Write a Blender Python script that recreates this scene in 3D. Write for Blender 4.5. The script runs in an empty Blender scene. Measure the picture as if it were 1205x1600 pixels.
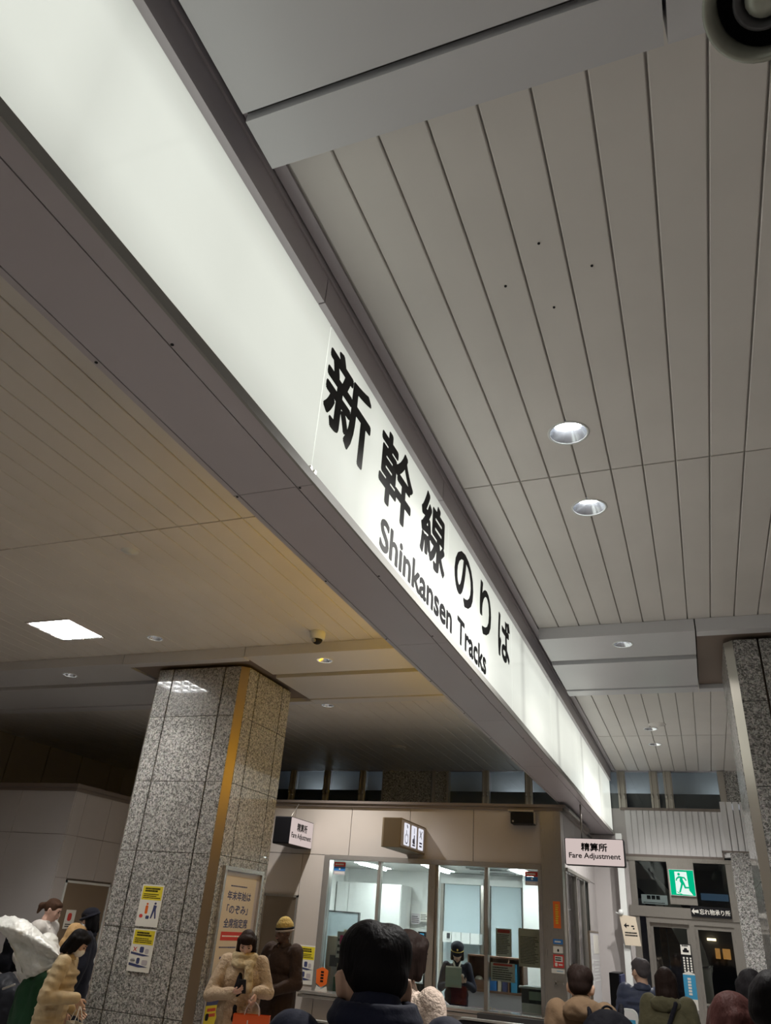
import bpy, bmesh, math, random
from mathutils import Vector, Matrix
random.seed(7)
PI = math.pi
scene = bpy.context.scene
COL = scene.collection

# ------------------------------------------------------------ camera
CAMZ = 1.8
F_PX = 1153.4
YAW, PITCH, ROLL = 0.403095, 2.078118, 0.0789618
cam_data = bpy.data.cameras.new('camera')
cam = bpy.data.objects.new('camera', cam_data)
COL.objects.link(cam)
cam_rot = Matrix.Rotation(YAW, 3, 'Z') @ Matrix.Rotation(PITCH, 3, 'X') @ Matrix.Rotation(ROLL, 3, 'Z')
cam.matrix_world = Matrix.Translation((0, 0, CAMZ)) @ cam_rot.to_4x4()
cam_data.sensor_fit = 'VERTICAL'
cam_data.sensor_height = 36.0
cam_data.lens = 36.0 * F_PX / 1600.0
cam_data.clip_start = 0.05
cam_data.clip_end = 200
scene.camera = cam

# ------------------------------------------------------------ colour management and world
scene.view_settings.view_transform = 'Standard'
scene.view_settings.look = 'None'
scene.view_settings.exposure = 0.22
scene.view_settings.gamma = 1.0
scene.view_settings.use_curve_mapping = False
scene.cycles.use_denoising = True
scene.cycles.max_bounces = 8
scene.cycles.diffuse_bounces = 4
scene.cycles.glossy_bounces = 4
scene.cycles.transmission_bounces = 6
scene.cycles.sample_clamp_indirect = 4.0
scene.cycles.caustics_reflective = False
scene.cycles.caustics_refractive = False
world = bpy.data.worlds.new('night')
scene.world = world
world.use_nodes = True
world.node_tree.nodes['Background'].inputs[0].default_value = (0.02, 0.026, 0.04, 1)
world.node_tree.nodes['Background'].inputs[1].default_value = 0.5

CEIL = 4.5

def spot(x, y, z, power, angle=140, blend=0.9, col=(1, 0.97, 0.92), rad=0.05, d=(0, 0, -1)):
    l = bpy.data.lights.new('downlight_or_fill', 'SPOT')
    l.energy = power; l.spot_size = math.radians(angle); l.spot_blend = blend
    l.color = col; l.shadow_soft_size = rad
    o = bpy.data.objects.new('downlight_or_fill', l); COL.objects.link(o)
    o.location = (x, y, z)
    o.rotation_euler = Vector(d).to_track_quat('-Z', 'Y').to_euler()
    return o

# recessed downlights in view (x, y, z, power); the fittings themselves are built further down
P_DL = 165.0
DOWNLIGHTS = [
    (-0.45, 3.81, 4.50, P_DL * 1.5, 'large round downlight on the right ceiling, nearer the camera than its twin'),
    (-0.45, 4.76, 4.50, P_DL * 1.5, 'large round downlight, second along the right ceiling just past the panel joint'),
    (-0.47, 7.36, 4.38, P_DL * .5, 'round downlight set in the grey cross beam right of the lit sign'),
    (-0.45, 11.37, 4.50, P_DL * 1.7, 'small round downlight on the far right ceiling, nearer of the far pair'),
    (-0.45, 12.36, 4.50, P_DL * 1.7, 'small round downlight on the far right ceiling, farthest of the far pair'),
    (-5.60, 6.63, 4.50, P_DL * .5, 'round downlight on the left ceiling between the bright square light and the security camera'),
    (-3.75, 7.36, 4.38, P_DL * .45, 'round downlight in the brown cross beam right of the granite column'),
    (-7.50, 7.40, 4.38, P_DL * .9, 'round downlight in the dark cross beam left of the granite column'),
    (-4.78, 9.64, 4.50, P_DL * 1.9, 'small round downlight on the dark ceiling behind the granite column'),
]
for (x, y, z, p, lab) in DOWNLIGHTS:
    spot(x, y, z - 0.02, p, 140 if x > -1 else (120 if y > 9 else 100))
# unseen fill spots added behind and beside the camera to brighten floor and ceiling
for (x, y, p) in [(-0.45, 0.3, 2.0), (-0.45, -2.2, 1.2), (3.6, 3.8, .5), (3.6, 0.4, .7), (3.6, -2.5, .7), (3.6, 11.4, .3),
                  (-5.6, 0.5, .22), (-5.6, -2.5, .22), (-9.4, 2.0, .25)]:
    spot(x, y, CEIL - 0.02, P_DL * p)
# square louvred light on the left ceiling and its sisters behind
SQUARES = [(-6.53, 6.19), (-6.53, 2.4)]
# fluorescent tubes inside the fare office
OFFICE_TUBES = [(-5.25, 13.0), (-4.05, 12.9), (-2.62, 12.9)]

# ------------------------------------------------------------ helpers
def link(o):
    COL.objects.link(o); return o

def tag(o, label=None, cat=None, group=None, kind=None):
    if label: o['label'] = label
    if cat: o['category'] = cat
    if group: o['group'] = group
    if kind: o['kind'] = kind
    return o

def empty(name, loc, label=None, cat=None, group=None, rz=0.0):
    o = bpy.data.objects.new(name, None)
    o.location = loc; o.rotation_euler = (0, 0, rz); o.empty_display_size = 0.1
    link(o)
    return tag(o, label, cat, group)

class MB:
    def __init__(s): s.v = []; s.f = []; s.sm = []
    def add(s, vs, fs, smooth=False):
        b = len(s.v); s.v += [Vector(p) for p in vs]
        for f in fs: s.f.append([i + b for i in f]); s.sm.append(smooth)
        return s
    def box(s, x0, x1, y0, y1, z0, z1):
        return s.add([(x0,y0,z0),(x1,y0,z0),(x1,y1,z0),(x0,y1,z0),(x0,y0,z1),(x1,y0,z1),(x1,y1,z1),(x0,y1,z1)],
                     [(0,3,2,1),(4,5,6,7),(0,1,5,4),(1,2,6,5),(2,3,7,6),(3,0,4,7)])
    def prism(s, pts, z0, z1):
        n = len(pts)
        return s.add([(p[0],p[1],z0) for p in pts] + [(p[0],p[1],z1) for p in pts],
                     [tuple(range(n))[::-1], tuple(range(n, 2*n))] + [(i,(i+1)%n,(i+1)%n+n,i+n) for i in range(n)])
    def cyl(s, p0, p1, r0, r1=None, n=24, cap=True, smooth=True):
        r1 = r0 if r1 is None else r1
        p0 = Vector(p0); p1 = Vector(p1); d = (p1-p0).normalized()
        a = d.orthogonal().normalized(); b = d.cross(a)
        vs = [p0 + (a*math.cos(t)+b*math.sin(t))*r0 for t in [2*PI*i/n for i in range(n)]] + \
             [p1 + (a*math.cos(t)+b*math.sin(t))*r1 for t in [2*PI*i/n for i in range(n)]]
        s.add(vs, [(i,(i+1)%n,(i+1)%n+n,i+n) for i in range(n)], smooth)
        if cap: s.add(vs, [tuple(range(n))[::-1], tuple(range(n,2*n))])
        return s
    def lathe(s, prof, c, n=40, axis='z', smooth=True):
        c = Vector(c); vs = []; m = len(prof)
        for (r, h) in prof:
            for i in range(n):
                t = 2*PI*i/n
                vs.append(c + Vector((r*math.cos(t), r*math.sin(t), h)))
        return s.add(vs, [(j*n+i, j*n+(i+1)%n, (j+1)*n+(i+1)%n, (j+1)*n+i) for j in range(m-1) for i in range(n)], smooth)
    def capsule(s, p0, p1, r0, r1, n=14, k=4):
        p0 = Vector(p0); p1 = Vector(p1)
        d = (p1-p0); d = d.normalized() if d.length > 1e-6 else Vector((0,0,1))
        a = d.orthogonal().normalized(); b = d.cross(a); rings = []
        for i in range(1, k+1):
            t = PI/2*i/k; rings.append((p0 - d*r0*math.cos(t), r0*math.sin(t)))
        for i in range(0, k):
            t = PI/2*i/k; rings.append((p1 + d*r1*math.sin(t), r1*math.cos(t)))
        vs = [p0 - d*r0] + [c + (a*math.cos(2*PI*j/n)+b*math.sin(2*PI*j/n))*r for c, r in rings for j in range(n)] + [p1 + d*r1]
        m = len(rings); L = len(vs)-1
        fs = [(0, 1+(j+1)%n, 1+j) for j in range(n)]
        fs += [(1+i*n+j, 1+i*n+(j+1)%n, 1+(i+1)*n+(j+1)%n, 1+(i+1)*n+j) for i in range(m-1) for j in range(n)]
        fs += [(L, 1+(m-1)*n+j, 1+(m-1)*n+(j+1)%n) for j in range(n)]
        return s.add(vs, fs, True)
    def ell(s, c, r, rot=(0,0,0), n=20, m=12):
        R = Matrix.Rotation(rot[2],3,'Z') @ Matrix.Rotation(rot[1],3,'Y') @ Matrix.Rotation(rot[0],3,'X'); c = Vector(c)
        vs = [c + R @ Vector((0,0,-r[2]))]
        for i in range(1, m):
            t = -PI/2 + PI*i/m
            for j in range(n):
                u = 2*PI*j/n
                vs.append(c + R @ Vector((r[0]*math.cos(t)*math.cos(u), r[1]*math.cos(t)*math.sin(u), r[2]*math.sin(t))))
        vs.append(c + R @ Vector((0,0,r[2]))); L = len(vs)-1
        fs = [(0, 1+(j+1)%n, 1+j) for j in range(n)]
        fs += [(1+i*n+j, 1+i*n+(j+1)%n, 1+(i+1)*n+(j+1)%n, 1+(i+1)*n+j) for i in range(m-2) for j in range(n)]
        fs += [(L, 1+(m-2)*n+j, 1+(m-2)*n+(j+1)%n) for j in range(n)]
        return s.add(vs, fs, True)
    def build(s, name, mat, parent=None, bevel=0.0, local=False, remesh=0.0, smooth_it=0, extra=None, disp=None, **kw):
        """link as one mesh object; vertices are given in world space (or the parent's own when local)"""
        me = bpy.data.meshes.new(name)
        if parent is not None and not local:
            off = Vector((0, 0, 0)); q_ = parent
            while q_ is not None: off = off + q_.location; q_ = q_.parent
        elif parent is None and not local:
            xs=[v.x for v in s.v]; ys=[v.y for v in s.v]; zs=[v.z for v in s.v]
            off = Vector(((min(xs)+max(xs))/2, (min(ys)+max(ys))/2, min(zs)))
        else: off = Vector((0,0,0))
        me.from_pydata([v-off for v in s.v], [], s.f)
        me.polygons.foreach_set('use_smooth', s.sm)
        me.validate(); me.update()
        bm = bmesh.new(); bm.from_mesh(me)
        if not remesh: bmesh.ops.remove_doubles(bm, verts=bm.verts, dist=1e-6)
        bmesh.ops.recalc_face_normals(bm, faces=bm.faces); bm.to_mesh(me); bm.free()
        if remesh or bevel:
            t = bpy.data.objects.new('tmp', me); link(t)
            if remesh:
                r = t.modifiers.new('r', 'REMESH'); r.mode = 'VOXEL'; r.voxel_size = remesh; r.use_smooth_shade = True
                if smooth_it:
                    q = t.modifiers.new('s', 'SMOOTH'); q.factor = 0.5; q.iterations = smooth_it
                if disp:
                    tx = bpy.data.textures.new('folds', 'CLOUDS'); tx.noise_scale = disp[0]
                    dm = t.modifiers.new('d', 'DISPLACE'); dm.texture = tx; dm.strength = disp[1]; dm.mid_level = 0.5
            if bevel:
                q = t.modifiers.new('b', 'BEVEL'); q.width = bevel; q.segments = 2; q.limit_method = 'ANGLE'; q.angle_limit = 0.7
            dg = bpy.context.evaluated_depsgraph_get()
            me2 = bpy.data.meshes.new_from_object(t.evaluated_get(dg))
            bpy.data.objects.remove(t); bpy.data.meshes.remove(me); me = me2; me.name = name
            if remesh:
                me.polygons.foreach_set('use_smooth', [True]*len(me.polygons))
        if extra is not None:
            bm = bmesh.new(); bm.from_mesh(me)
            m3 = bpy.data.meshes.new('x'); m3.from_pydata([v-off for v in extra.v], [], extra.f)
            m3.polygons.foreach_set('use_smooth', [True]*len(m3.polygons))
            bm.from_mesh(m3); bm.to_mesh(me); bm.free(); bpy.data.meshes.remove(m3)
        me.materials.clear(); me.materials.append(mat)
        o = bpy.data.objects.new(name, me); link(o)
        if parent is not None: o.parent = parent
        else: o.location = off
        tag(o, **kw)
        return o

class Frame:
    """a flat sheet's own axes: u to the right, v up, n towards the viewer"""
    def __init__(s, o, u, v):
        s.o = Vector(o); s.u = Vector(u).normalized(); s.v = Vector(v).normalized(); s.n = s.u.cross(s.v)
    def p(s, a, b, d=0.0): return s.o + s.u*a + s.v*b + s.n*d
    def rect(s, mb, a0, a1, b0, b1, d0, d1):
        vs = [s.p(a,b,d) for d in (d0,d1) for (a,b) in ((a0,b0),(a1,b0),(a1,b1),(a0,b1))]
        mb.add(vs, [(0,3,2,1),(4,5,6,7),(0,1,5,4),(1,2,6,5),(2,3,7,6),(3,0,4,7)]); return mb
    def poly(s, mb, pts, d0, d1):
        n = len(pts)
        vs = [s.p(a,b,d0) for a,b in pts] + [s.p(a,b,d1) for a,b in pts]
        mb.add(vs, [tuple(range(n))[::-1], tuple(range(n,2*n))] + [(i,(i+1)%n,(i+1)%n+n,i+n) for i in range(n)]); return mb

def rrect(a0, a1, b0, b1, r, n=5):
    pts = []
    for (cx, cy, t0) in ((a1-r,b0+r,-PI/2),(a1-r,b1-r,0),(a0+r,b1-r,PI/2),(a0+r,b0+r,PI)):
        for i in range(n+1):
            t = t0 + PI/2*i/n; pts.append((cx+r*math.cos(t), cy+r*math.sin(t)))
    return pts

def F_south(x, y, z): return Frame((x,y,z), (1,0,0), (0,0,1))      # faces -Y, towards the camera
def F_east(x, y, z): return Frame((x,y,z), (0,1,0), (0,0,1))       # faces +X

def text(mb, s, fr, a0, a1, b0, b1, d0=0.0005, d1=0.002, bold=0.0):
    """writing fitted into the rectangle a0..a1, b0..b1 of a frame"""
    cu = bpy.data.curves.new('t', 'FONT'); cu.body = s; cu.size = 1.0; cu.resolution_u = 4
    o = bpy.data.objects.new('t', cu); link(o)
    dg = bpy.context.evaluated_depsgraph_get()
    me = bpy.data.meshes.new_from_object(o.evaluated_get(dg))
    bpy.data.objects.remove(o); bpy.data.curves.remove(cu)
    if not me.vertices: return mb
    xs = [v.co.x for v in me.vertices]; ys = [v.co.y for v in me.vertices]
    x0,x1,y0,y1 = min(xs),max(xs),min(ys),max(ys)
    bm = bmesh.new(); bm.from_mesh(me); bpy.data.meshes.remove(me)
    r = bmesh.ops.extrude_face_region(bm, geom=bm.faces[:])
    top = set(g for g in r['geom'] if isinstance(g, bmesh.types.BMVert))
    bm.verts.index_update()
    k = bold
    offs = [(0, 0)] if k <= 0 else [(k*math.cos(t), k*math.sin(t)) for t in [2*PI*i/8 for i in range(8)]]
    for (io, (ox, oy)) in enumerate(offs):
        vs = [fr.p(a0+k+(v.co.x-x0)/(x1-x0)*(a1-a0-2*k)+ox, b0+k+(v.co.y-y0)/max(y1-y0,1e-6)*(b1-b0-2*k)+oy, d1+io*4e-5 if v in top else d0) for v in bm.verts]
        mb.add(vs, [[v.index for v in f.verts] for f in bm.faces])
    bm.free()
    return mb

def lines(mb, fr, a0, a1, b0, b1, n, fill=0.5, d0=0.0005, d1=0.0015, ragged=0.25, rnd=random):
    """rows of unreadably small writing"""
    h = (b1-b0)/n
    for i in range(n):
        y = b1 - (i+0.5)*h; x = a0; e = a1 - (a1-a0)*ragged*rnd.random()
        while x < e:
            w = (a1-a0)*(0.03+0.07*rnd.random()); fr.rect(mb, x, min(x+w, e), y-h*fill/2, y+h*fill/2, d0, d1); x += w + (a1-a0)*0.012
    return mb

# ------------------------------------------------------------ materials
def mat(name, col, rough=0.5, metal=0.0, spec=0.5, noise=None, bump=None, coat=0.0, trans=0.0, emit=None, es=0.0, sheen=0.0):
    m = bpy.data.materials.new(name); m.use_nodes = True
    nt = m.node_tree; b = nt.nodes['Principled BSDF']
    b.inputs['Base Color'].default_value = (*col, 1); b.inputs['Roughness'].default_value = rough
    b.inputs['Metallic'].default_value = metal; b.inputs['Specular IOR Level'].default_value = spec
    b.inputs['Coat Weight'].default_value = coat; b.inputs['Coat Roughness'].default_value = 0.05
    b.inputs['Transmission Weight'].default_value = trans
    b.inputs['Sheen Weight'].default_value = sheen
    if emit: b.inputs['Emission Color'].default_value = (*emit, 1); b.inputs['Emission Strength'].default_value = es
    tc = nt.nodes.new('ShaderNodeTexCoord')
    if noise:   # (scale, amount)
        n = nt.nodes.new('ShaderNodeTexNoise'); n.inputs['Scale'].default_value = noise[0]; n.inputs['Detail'].default_value = 6
        nt.links.new(tc.outputs['Object'], n.inputs['Vector'])
        r = nt.nodes.new('ShaderNodeMapRange'); r.inputs['From Min'].default_value = 0.3; r.inputs['From Max'].default_value = 0.7
        r.inputs['To Min'].default_value = 1-noise[1]; r.inputs['To Max'].default_value = 1+noise[1]
        nt.links.new(n.outputs['Fac'], r.inputs['Value'])
        h = nt.nodes.new('ShaderNodeHueSaturation'); h.inputs['Color'].default_value = (*col, 1)
        nt.links.new(r.outputs['Result'], h.inputs['Value']); nt.links.new(h.outputs['Color'], b.inputs['Base Color'])
    if bump:    # (scale, strength, (sx, sy, sz))
        mp = nt.nodes.new('ShaderNodeMapping'); mp.inputs['Scale'].default_value = bump[2] if len(bump) > 2 else (1,1,1)
        n2 = nt.nodes.new('ShaderNodeTexNoise'); n2.inputs['Scale'].default_value = bump[0]; n2.inputs['Detail'].default_value = 4
        bp = nt.nodes.new('ShaderNodeBump'); bp.inputs['Strength'].default_value = bump[1]; bp.inputs['Distance'].default_value = 0.02
        nt.links.new(tc.outputs['Object'], mp.inputs['Vector']); nt.links.new(mp.outputs['Vector'], n2.inputs['Vector'])
        nt.links.new(n2.outputs['Fac'], bp.inputs['Height']); nt.links.new(bp.outputs['Normal'], b.inputs['Normal'])
    return m

def granite(name, dark, light, mid, scale=55):
    m = bpy.data.materials.new(name); m.use_nodes = True; nt = m.node_tree; b = nt.nodes['Principled BSDF']
    g = nt.nodes.new('ShaderNodeNewGeometry')
    n1 = nt.nodes.new('ShaderNodeTexNoise'); n1.inputs['Scale'].default_value = scale; n1.inputs['Detail'].default_value = 3; n1.inputs['Distortion'].default_value = 1.2
    n2 = nt.nodes.new('ShaderNodeTexVoronoi'); n2.inputs['Scale'].default_value = scale*1.3
    cr = nt.nodes.new('ShaderNodeValToRGB'); e = cr.color_ramp.elements
    e[0].position = 0.40; e[0].color = (*dark, 1); e[1].position = 0.60; e[1].color = (*light, 1)
    q = e.new(0.5); q.color = (*mid, 1)
    mx = nt.nodes.new('ShaderNodeMixRGB'); mx.blend_type = 'MULTIPLY'; mx.inputs[0].default_value = 0.3
    nt.links.new(g.outputs['Position'], n1.inputs['Vector']); nt.links.new(g.outputs['Position'], n2.inputs['Vector'])
    nt.links.new(n1.outputs['Fac'], cr.inputs['Fac']); nt.links.new(cr.outputs['Color'], mx.inputs[1]); nt.links.new(n2.outputs['Color'], mx.inputs[2])
    hs = nt.nodes.new('ShaderNodeHueSaturation'); hs.inputs['Saturation'].default_value = 0.25; hs.inputs['Value'].default_value = 1.0
    nt.links.new(mx.outputs['Color'], hs.inputs['Color'])
    nt.links.new(hs.outputs['Color'], b.inputs['Base Color'])
    b.inputs['Roughness'].default_value = 0.35; b.inputs['Coat Weight'].default_value = 0.7; b.inputs['Coat Roughness'].default_value = 0.03
    return m

def brushed(name, col, rough=0.3, sc=(1,1,60)):
    m = mat(name, col, rough, 0.75); nt = m.node_tree; b = nt.nodes['Principled BSDF']
    tc = nt.nodes.new('ShaderNodeTexCoord'); mp = nt.nodes.new('ShaderNodeMapping'); mp.inputs['Scale'].default_value = sc
    n = nt.nodes.new('ShaderNodeTexNoise'); n.inputs['Scale'].default_value = 6
    r = nt.nodes.new('ShaderNodeMapRange'); r.inputs['To Min'].default_value = rough*0.9; r.inputs['To Max'].default_value = rough*1.15
    nt.links.new(tc.outputs['Object'], mp.inputs['Vector']); nt.links.new(mp.outputs['Vector'], n.inputs['Vector'])
    nt.links.new(n.outputs['Fac'], r.inputs['Value']); nt.links.new(r.outputs['Result'], b.inputs['Roughness'])
    return m

M = {}
M['slat'] = mat('painted_aluminium_slat', (0.72, 0.69, 0.66), 0.38, 0.0, 0.5, noise=(1.2, 0.05))
M['void'] = mat('dark_ceiling_void', (0.05, 0.047, 0.044), 0.9)
M['joint'] = mat('grey_groove_backing', (0.5, 0.48, 0.46), 0.8)
M['beam'] = mat('grey_beam_panel', (0.64, 0.64, 0.665), 0.3, 0.0, 0.6, noise=(0.8, 0.04))
M['case'] = mat('mauve_grey_metal', (0.53, 0.49, 0.52), 0.35, 0.15, 0.5, noise=(1.0, 0.05))
M['recess'] = mat('brown_recess', (0.20, 0.15, 0.12), 0.6)
M['granite'] = granite('speckled_granite', (0.125, 0.108, 0.088), (0.63, 0.57, 0.49), (0.36, 0.32, 0.27), 46)
M['bronze'] = brushed('bronze_corner_metal', (0.34, 0.27, 0.20), 0.32, (60, 60, 1))
M['palemetal'] = brushed('pale_corner_metal', (0.46, 0.43, 0.38), 0.3, (60, 60, 1))
M['steel'] = brushed('stainless_steel', (0.50, 0.47, 0.43), 0.28, (60, 60, 1))
M['steelh'] = brushed('stainless_steel_rail', (0.55, 0.52, 0.49), 0.25, (1, 60, 60))
M['panel'] = mat('beige_wall_panel', (0.50, 0.45, 0.41), 0.4, 0.0, 0.4, noise=(1.5, 0.03))
M['panel2'] = mat('pinkish_grey_wall_panel', (0.50, 0.47, 0.465), 0.35, 0.0, 0.4, noise=(1.5, 0.03))
M['trim'] = mat('grey_brown_trim', (0.24, 0.20, 0.18), 0.35, 0.3)
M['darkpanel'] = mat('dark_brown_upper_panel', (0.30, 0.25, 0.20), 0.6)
M['rib'] = mat('white_ribbed_panel', (0.76, 0.75, 0.76), 0.45)
M['white'] = mat('white_paint', (0.72, 0.74, 0.73), 0.5, noise=(2, 0.02))
M['office'] = mat('office_wall_white', (0.74, 0.75, 0.735), 0.6, noise=(1.5, 0.03))
M['blind'] = mat('pale_blue_blind', (0.47, 0.56, 0.60), 0.6, noise=(1.5, 0.04))
M['floor'] = mat('polished_floor_tile', (0.36, 0.34, 0.32), 0.35, noise=(3, 0.05))
M['black'] = mat('black_plastic', (0.009, 0.009, 0.011), 0.45, spec=0.2)
M['lip'] = mat('dull_grey_lip', (0.36, 0.36, 0.34), 0.5, spec=0.2)
M['nylon'] = mat('black_nylon_cloth', (0.008, 0.008, 0.011), 0.7, spec=0.06, bump=(30, 0.3))
M['dark'] = mat('dark_grey_plastic', (0.06, 0.06, 0.065), 0.4)
M['ink'] = mat('black_lettering', (0.008, 0.008, 0.01), 0.5, spec=0.2)
M['navyink'] = mat('navy_print', (0.05, 0.06, 0.16), 0.5)
M['paper'] = mat('white_paper', (0.78, 0.76, 0.70), 0.7)
M['cream'] = mat('cream_paper', (0.66, 0.57, 0.45), 0.7)
M['yellow'] = mat('yellow_print', (0.75, 0.62, 0.03), 0.6)
M['red'] = mat('red_print', (0.62, 0.05, 0.04), 0.6)
M['orange'] = mat('orange_print', (0.85, 0.16, 0.02), 0.5)
M['blue'] = mat('blue_print', (0.03, 0.18, 0.50), 0.5)
M['skyblue'] = mat('sky_blue_print', (0.05, 0.33, 0.58), 0.5)
M['wood'] = mat('brown_wood', (0.20, 0.10, 0.06), 0.5, noise=(12, 0.25))
M['rubber'] = mat('black_gasket', (0.015, 0.014, 0.013), 0.7)
M['greenink'] = mat('pale_green_cloth', (0.34, 0.42, 0.34), 0.7)

def glass(name, tint=(0.9, 0.95, 0.94), refl=0.10):
    m = bpy.data.materials.new(name); m.use_nodes = True; nt = m.node_tree; nt.nodes.clear()
    o = nt.nodes.new('ShaderNodeOutputMaterial'); t = nt.nodes.new('ShaderNodeBsdfTransparent'); t.inputs[0].default_value = (*tint, 1)
    g = nt.nodes.new('ShaderNodeBsdfGlossy'); g.inputs['Roughness'].default_value = 0.02; g.inputs['Color'].default_value = (1,1,1,1)
    fr = nt.nodes.new('ShaderNodeFresnel'); fr.inputs[0].default_value = 1.5
    mx = nt.nodes.new('ShaderNodeMixShader')
    nt.links.new(fr.outputs[0], mx.inputs[0]); nt.links.new(t.outputs[0], mx.inputs[1]); nt.links.new(g.outputs[0], mx.inputs[2]); nt.links.new(mx.outputs[0], o.inputs[0])
    return m
M['glass'] = glass('clear_glass')
M['nightglass'] = mat('dark_night_glass', (0.02, 0.024, 0.03), 0.06, 0.0, 0.8, coat=0.6)

def emissive(name, col, s, gloss=0.0):
    m = mat(name, (0.6, 0.6, 0.6) if gloss else (0,0,0), 0.15 if gloss else 0.6, 0, 0.5 if gloss else 0.0, emit=col, es=s)
    return m
M['lamp'] = emissive('lamp_white', (0.92, 0.96, 1.0), 45)
M['tube'] = emissive('fluorescent_tube', (0.96, 1.0, 0.985), 30)
M['louvre_lamp'] = emissive('louvre_light_panel', (1.0, 0.98, 0.92), 52)
M['fa_face'] = emissive('backlit_pinkish_face', (0.70, 0.58, 0.55), 0.75)
M['sym_face'] = emissive('backlit_white_symbol', (0.80, 0.80, 0.88), 0.85)
M['exit_green'] = emissive('backlit_green', (0.0, 0.50, 0.24), 0.8)
M['exit_white'] = emissive('backlit_exit_white', (0.80, 0.95, 0.88), 0.85)
M['warm_window'] = emissive('warm_lit_window', (1.0, 0.45, 0.12), 0.28)
M['warm_lamp'] = emissive('warm_street_lamp', (1.0, 0.75, 0.45), 2.5)
M['cool_window'] = emissive('cool_lit_awning', (0.06, 0.11, 0.18), 0.35)
M['yellow_sign'] = emissive('backlit_yellow_face', (1.0, 0.55, 0.0), 3.6)

# the long lightbox face: even white acrylic, dimmer towards its rims and between its tubes
def lightbox():
    m = bpy.data.materials.new('lit_sign_face'); m.use_nodes = True; nt = m.node_tree; b = nt.nodes['Principled BSDF']
    b.inputs['Base Color'].default_value = (0.55, 0.57, 0.55, 1); b.inputs['Roughness'].default_value = 0.03; b.inputs['Specular IOR Level'].default_value = 0.45
    g = nt.nodes.new('ShaderNodeNewGeometry'); sp = nt.nodes.new('ShaderNodeSeparateXYZ'); nt.links.new(g.outputs['Position'], sp.inputs[0])
    def mth(op, a, c=None, d=None, clamp=False):
        n = nt.nodes.new('ShaderNodeMath'); n.operation = op; n.use_clamp = clamp
        for i, v in enumerate((a, c, d)):
            if v is None: continue
            if isinstance(v, (int, float)): n.inputs[i].default_value = v
            else: nt.links.new(v, n.inputs[i])
        return n.outputs[0]
    z = sp.outputs['Z']; y = sp.outputs['Y']
    lo = mth('DIVIDE', mth('SUBTRACT', z, 3.44), 0.26, clamp=True)
    hi = mth('DIVIDE', mth('SUBTRACT', 4.325, z), 0.22, clamp=True)
    rim = mth('MULTIPLY', mth('POWER', lo, 0.6), mth('POWER', hi, 0.6))
    rim = mth('MULTIPLY_ADD', rim, 0.36, 0.64)
    # tube gaps, about one metre apart beyond the lettering
    fr = mth('FRACT', mth('MULTIPLY', y, 0.5)); dd = mth('ABSOLUTE', mth('SUBTRACT', fr, 0.42))
    gap = mth('DIVIDE', dd, 0.07, clamp=True)
    far = mth('DIVIDE', mth('SUBTRACT', y, 6.3), 0.3, clamp=True)
    gap = mth('SUBTRACT', 1.0, mth('MULTIPLY', mth('SUBTRACT', 1.0, gap), mth('MULTIPLY_ADD', far, 0.22, 0.10)))
    nz = nt.nodes.new('ShaderNodeTexNoise'); nz.inputs['Scale'].default_value = 0.7
    mp = nt.nodes.new('ShaderNodeMapping'); mp.inputs['Scale'].default_value = (1, 1.6, 0.7)
    nt.links.new(g.outputs['Position'], mp.inputs['Vector']); nt.links.new(mp.outputs['Vector'], nz.inputs['Vector'])
    var = mth('MULTIPLY_ADD', nz.outputs['Fac'], 0.26, 0.87)
    st = mth('MULTIPLY', mth('MULTIPLY', rim, gap), mth('MULTIPLY', var, SIGN_S))
    nt.links.new(st, b.inputs['Emission Strength'])
    b.inputs['Emission Color'].default_value = (0.79, 0.82, 0.74, 1)
    return m
SIGN_S = 0.73
M['sign'] = lightbox()

def at(px, py, axis, val):
    """a point of the photograph carried out to a known wall, floor or depth"""
    r = cam_rot @ Vector(((px-602.5)/F_PX, -(py-800)/F_PX, -1.0))
    i = 'xyz'.index(axis); k = (val - (CAMZ if i == 2 else 0)) / r[i]
    return Vector((r.x*k, r.y*k, CAMZ + r.z*k))

ST = dict(kind='structure')
XL, XR, YB, YF = -12.2, 7.0, -6.0, 14.46
# ------------------------------------------------------------ floor, outer walls
mb = MB(); mb.box(XL, XR, YB, YF+6, -0.1, 0.0); mb.build('floor', M['floor'], **ST)
mb = MB(); mb.box(XR, XR+0.1, YB, YF, 0, 4.6); mb.build('wall_right', M['panel'], **ST)
mb = MB(); mb.box(XL, XR, YB-0.1, YB, 0, 4.6); mb.build('wall_back', M['panel'], **ST)
# dark upper wall on the far left, with panel joints
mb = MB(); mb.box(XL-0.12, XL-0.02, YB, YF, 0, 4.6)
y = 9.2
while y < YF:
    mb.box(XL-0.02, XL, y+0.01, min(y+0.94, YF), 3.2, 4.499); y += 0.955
mb.build('wall_left', M['darkpanel'], **ST)

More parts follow.
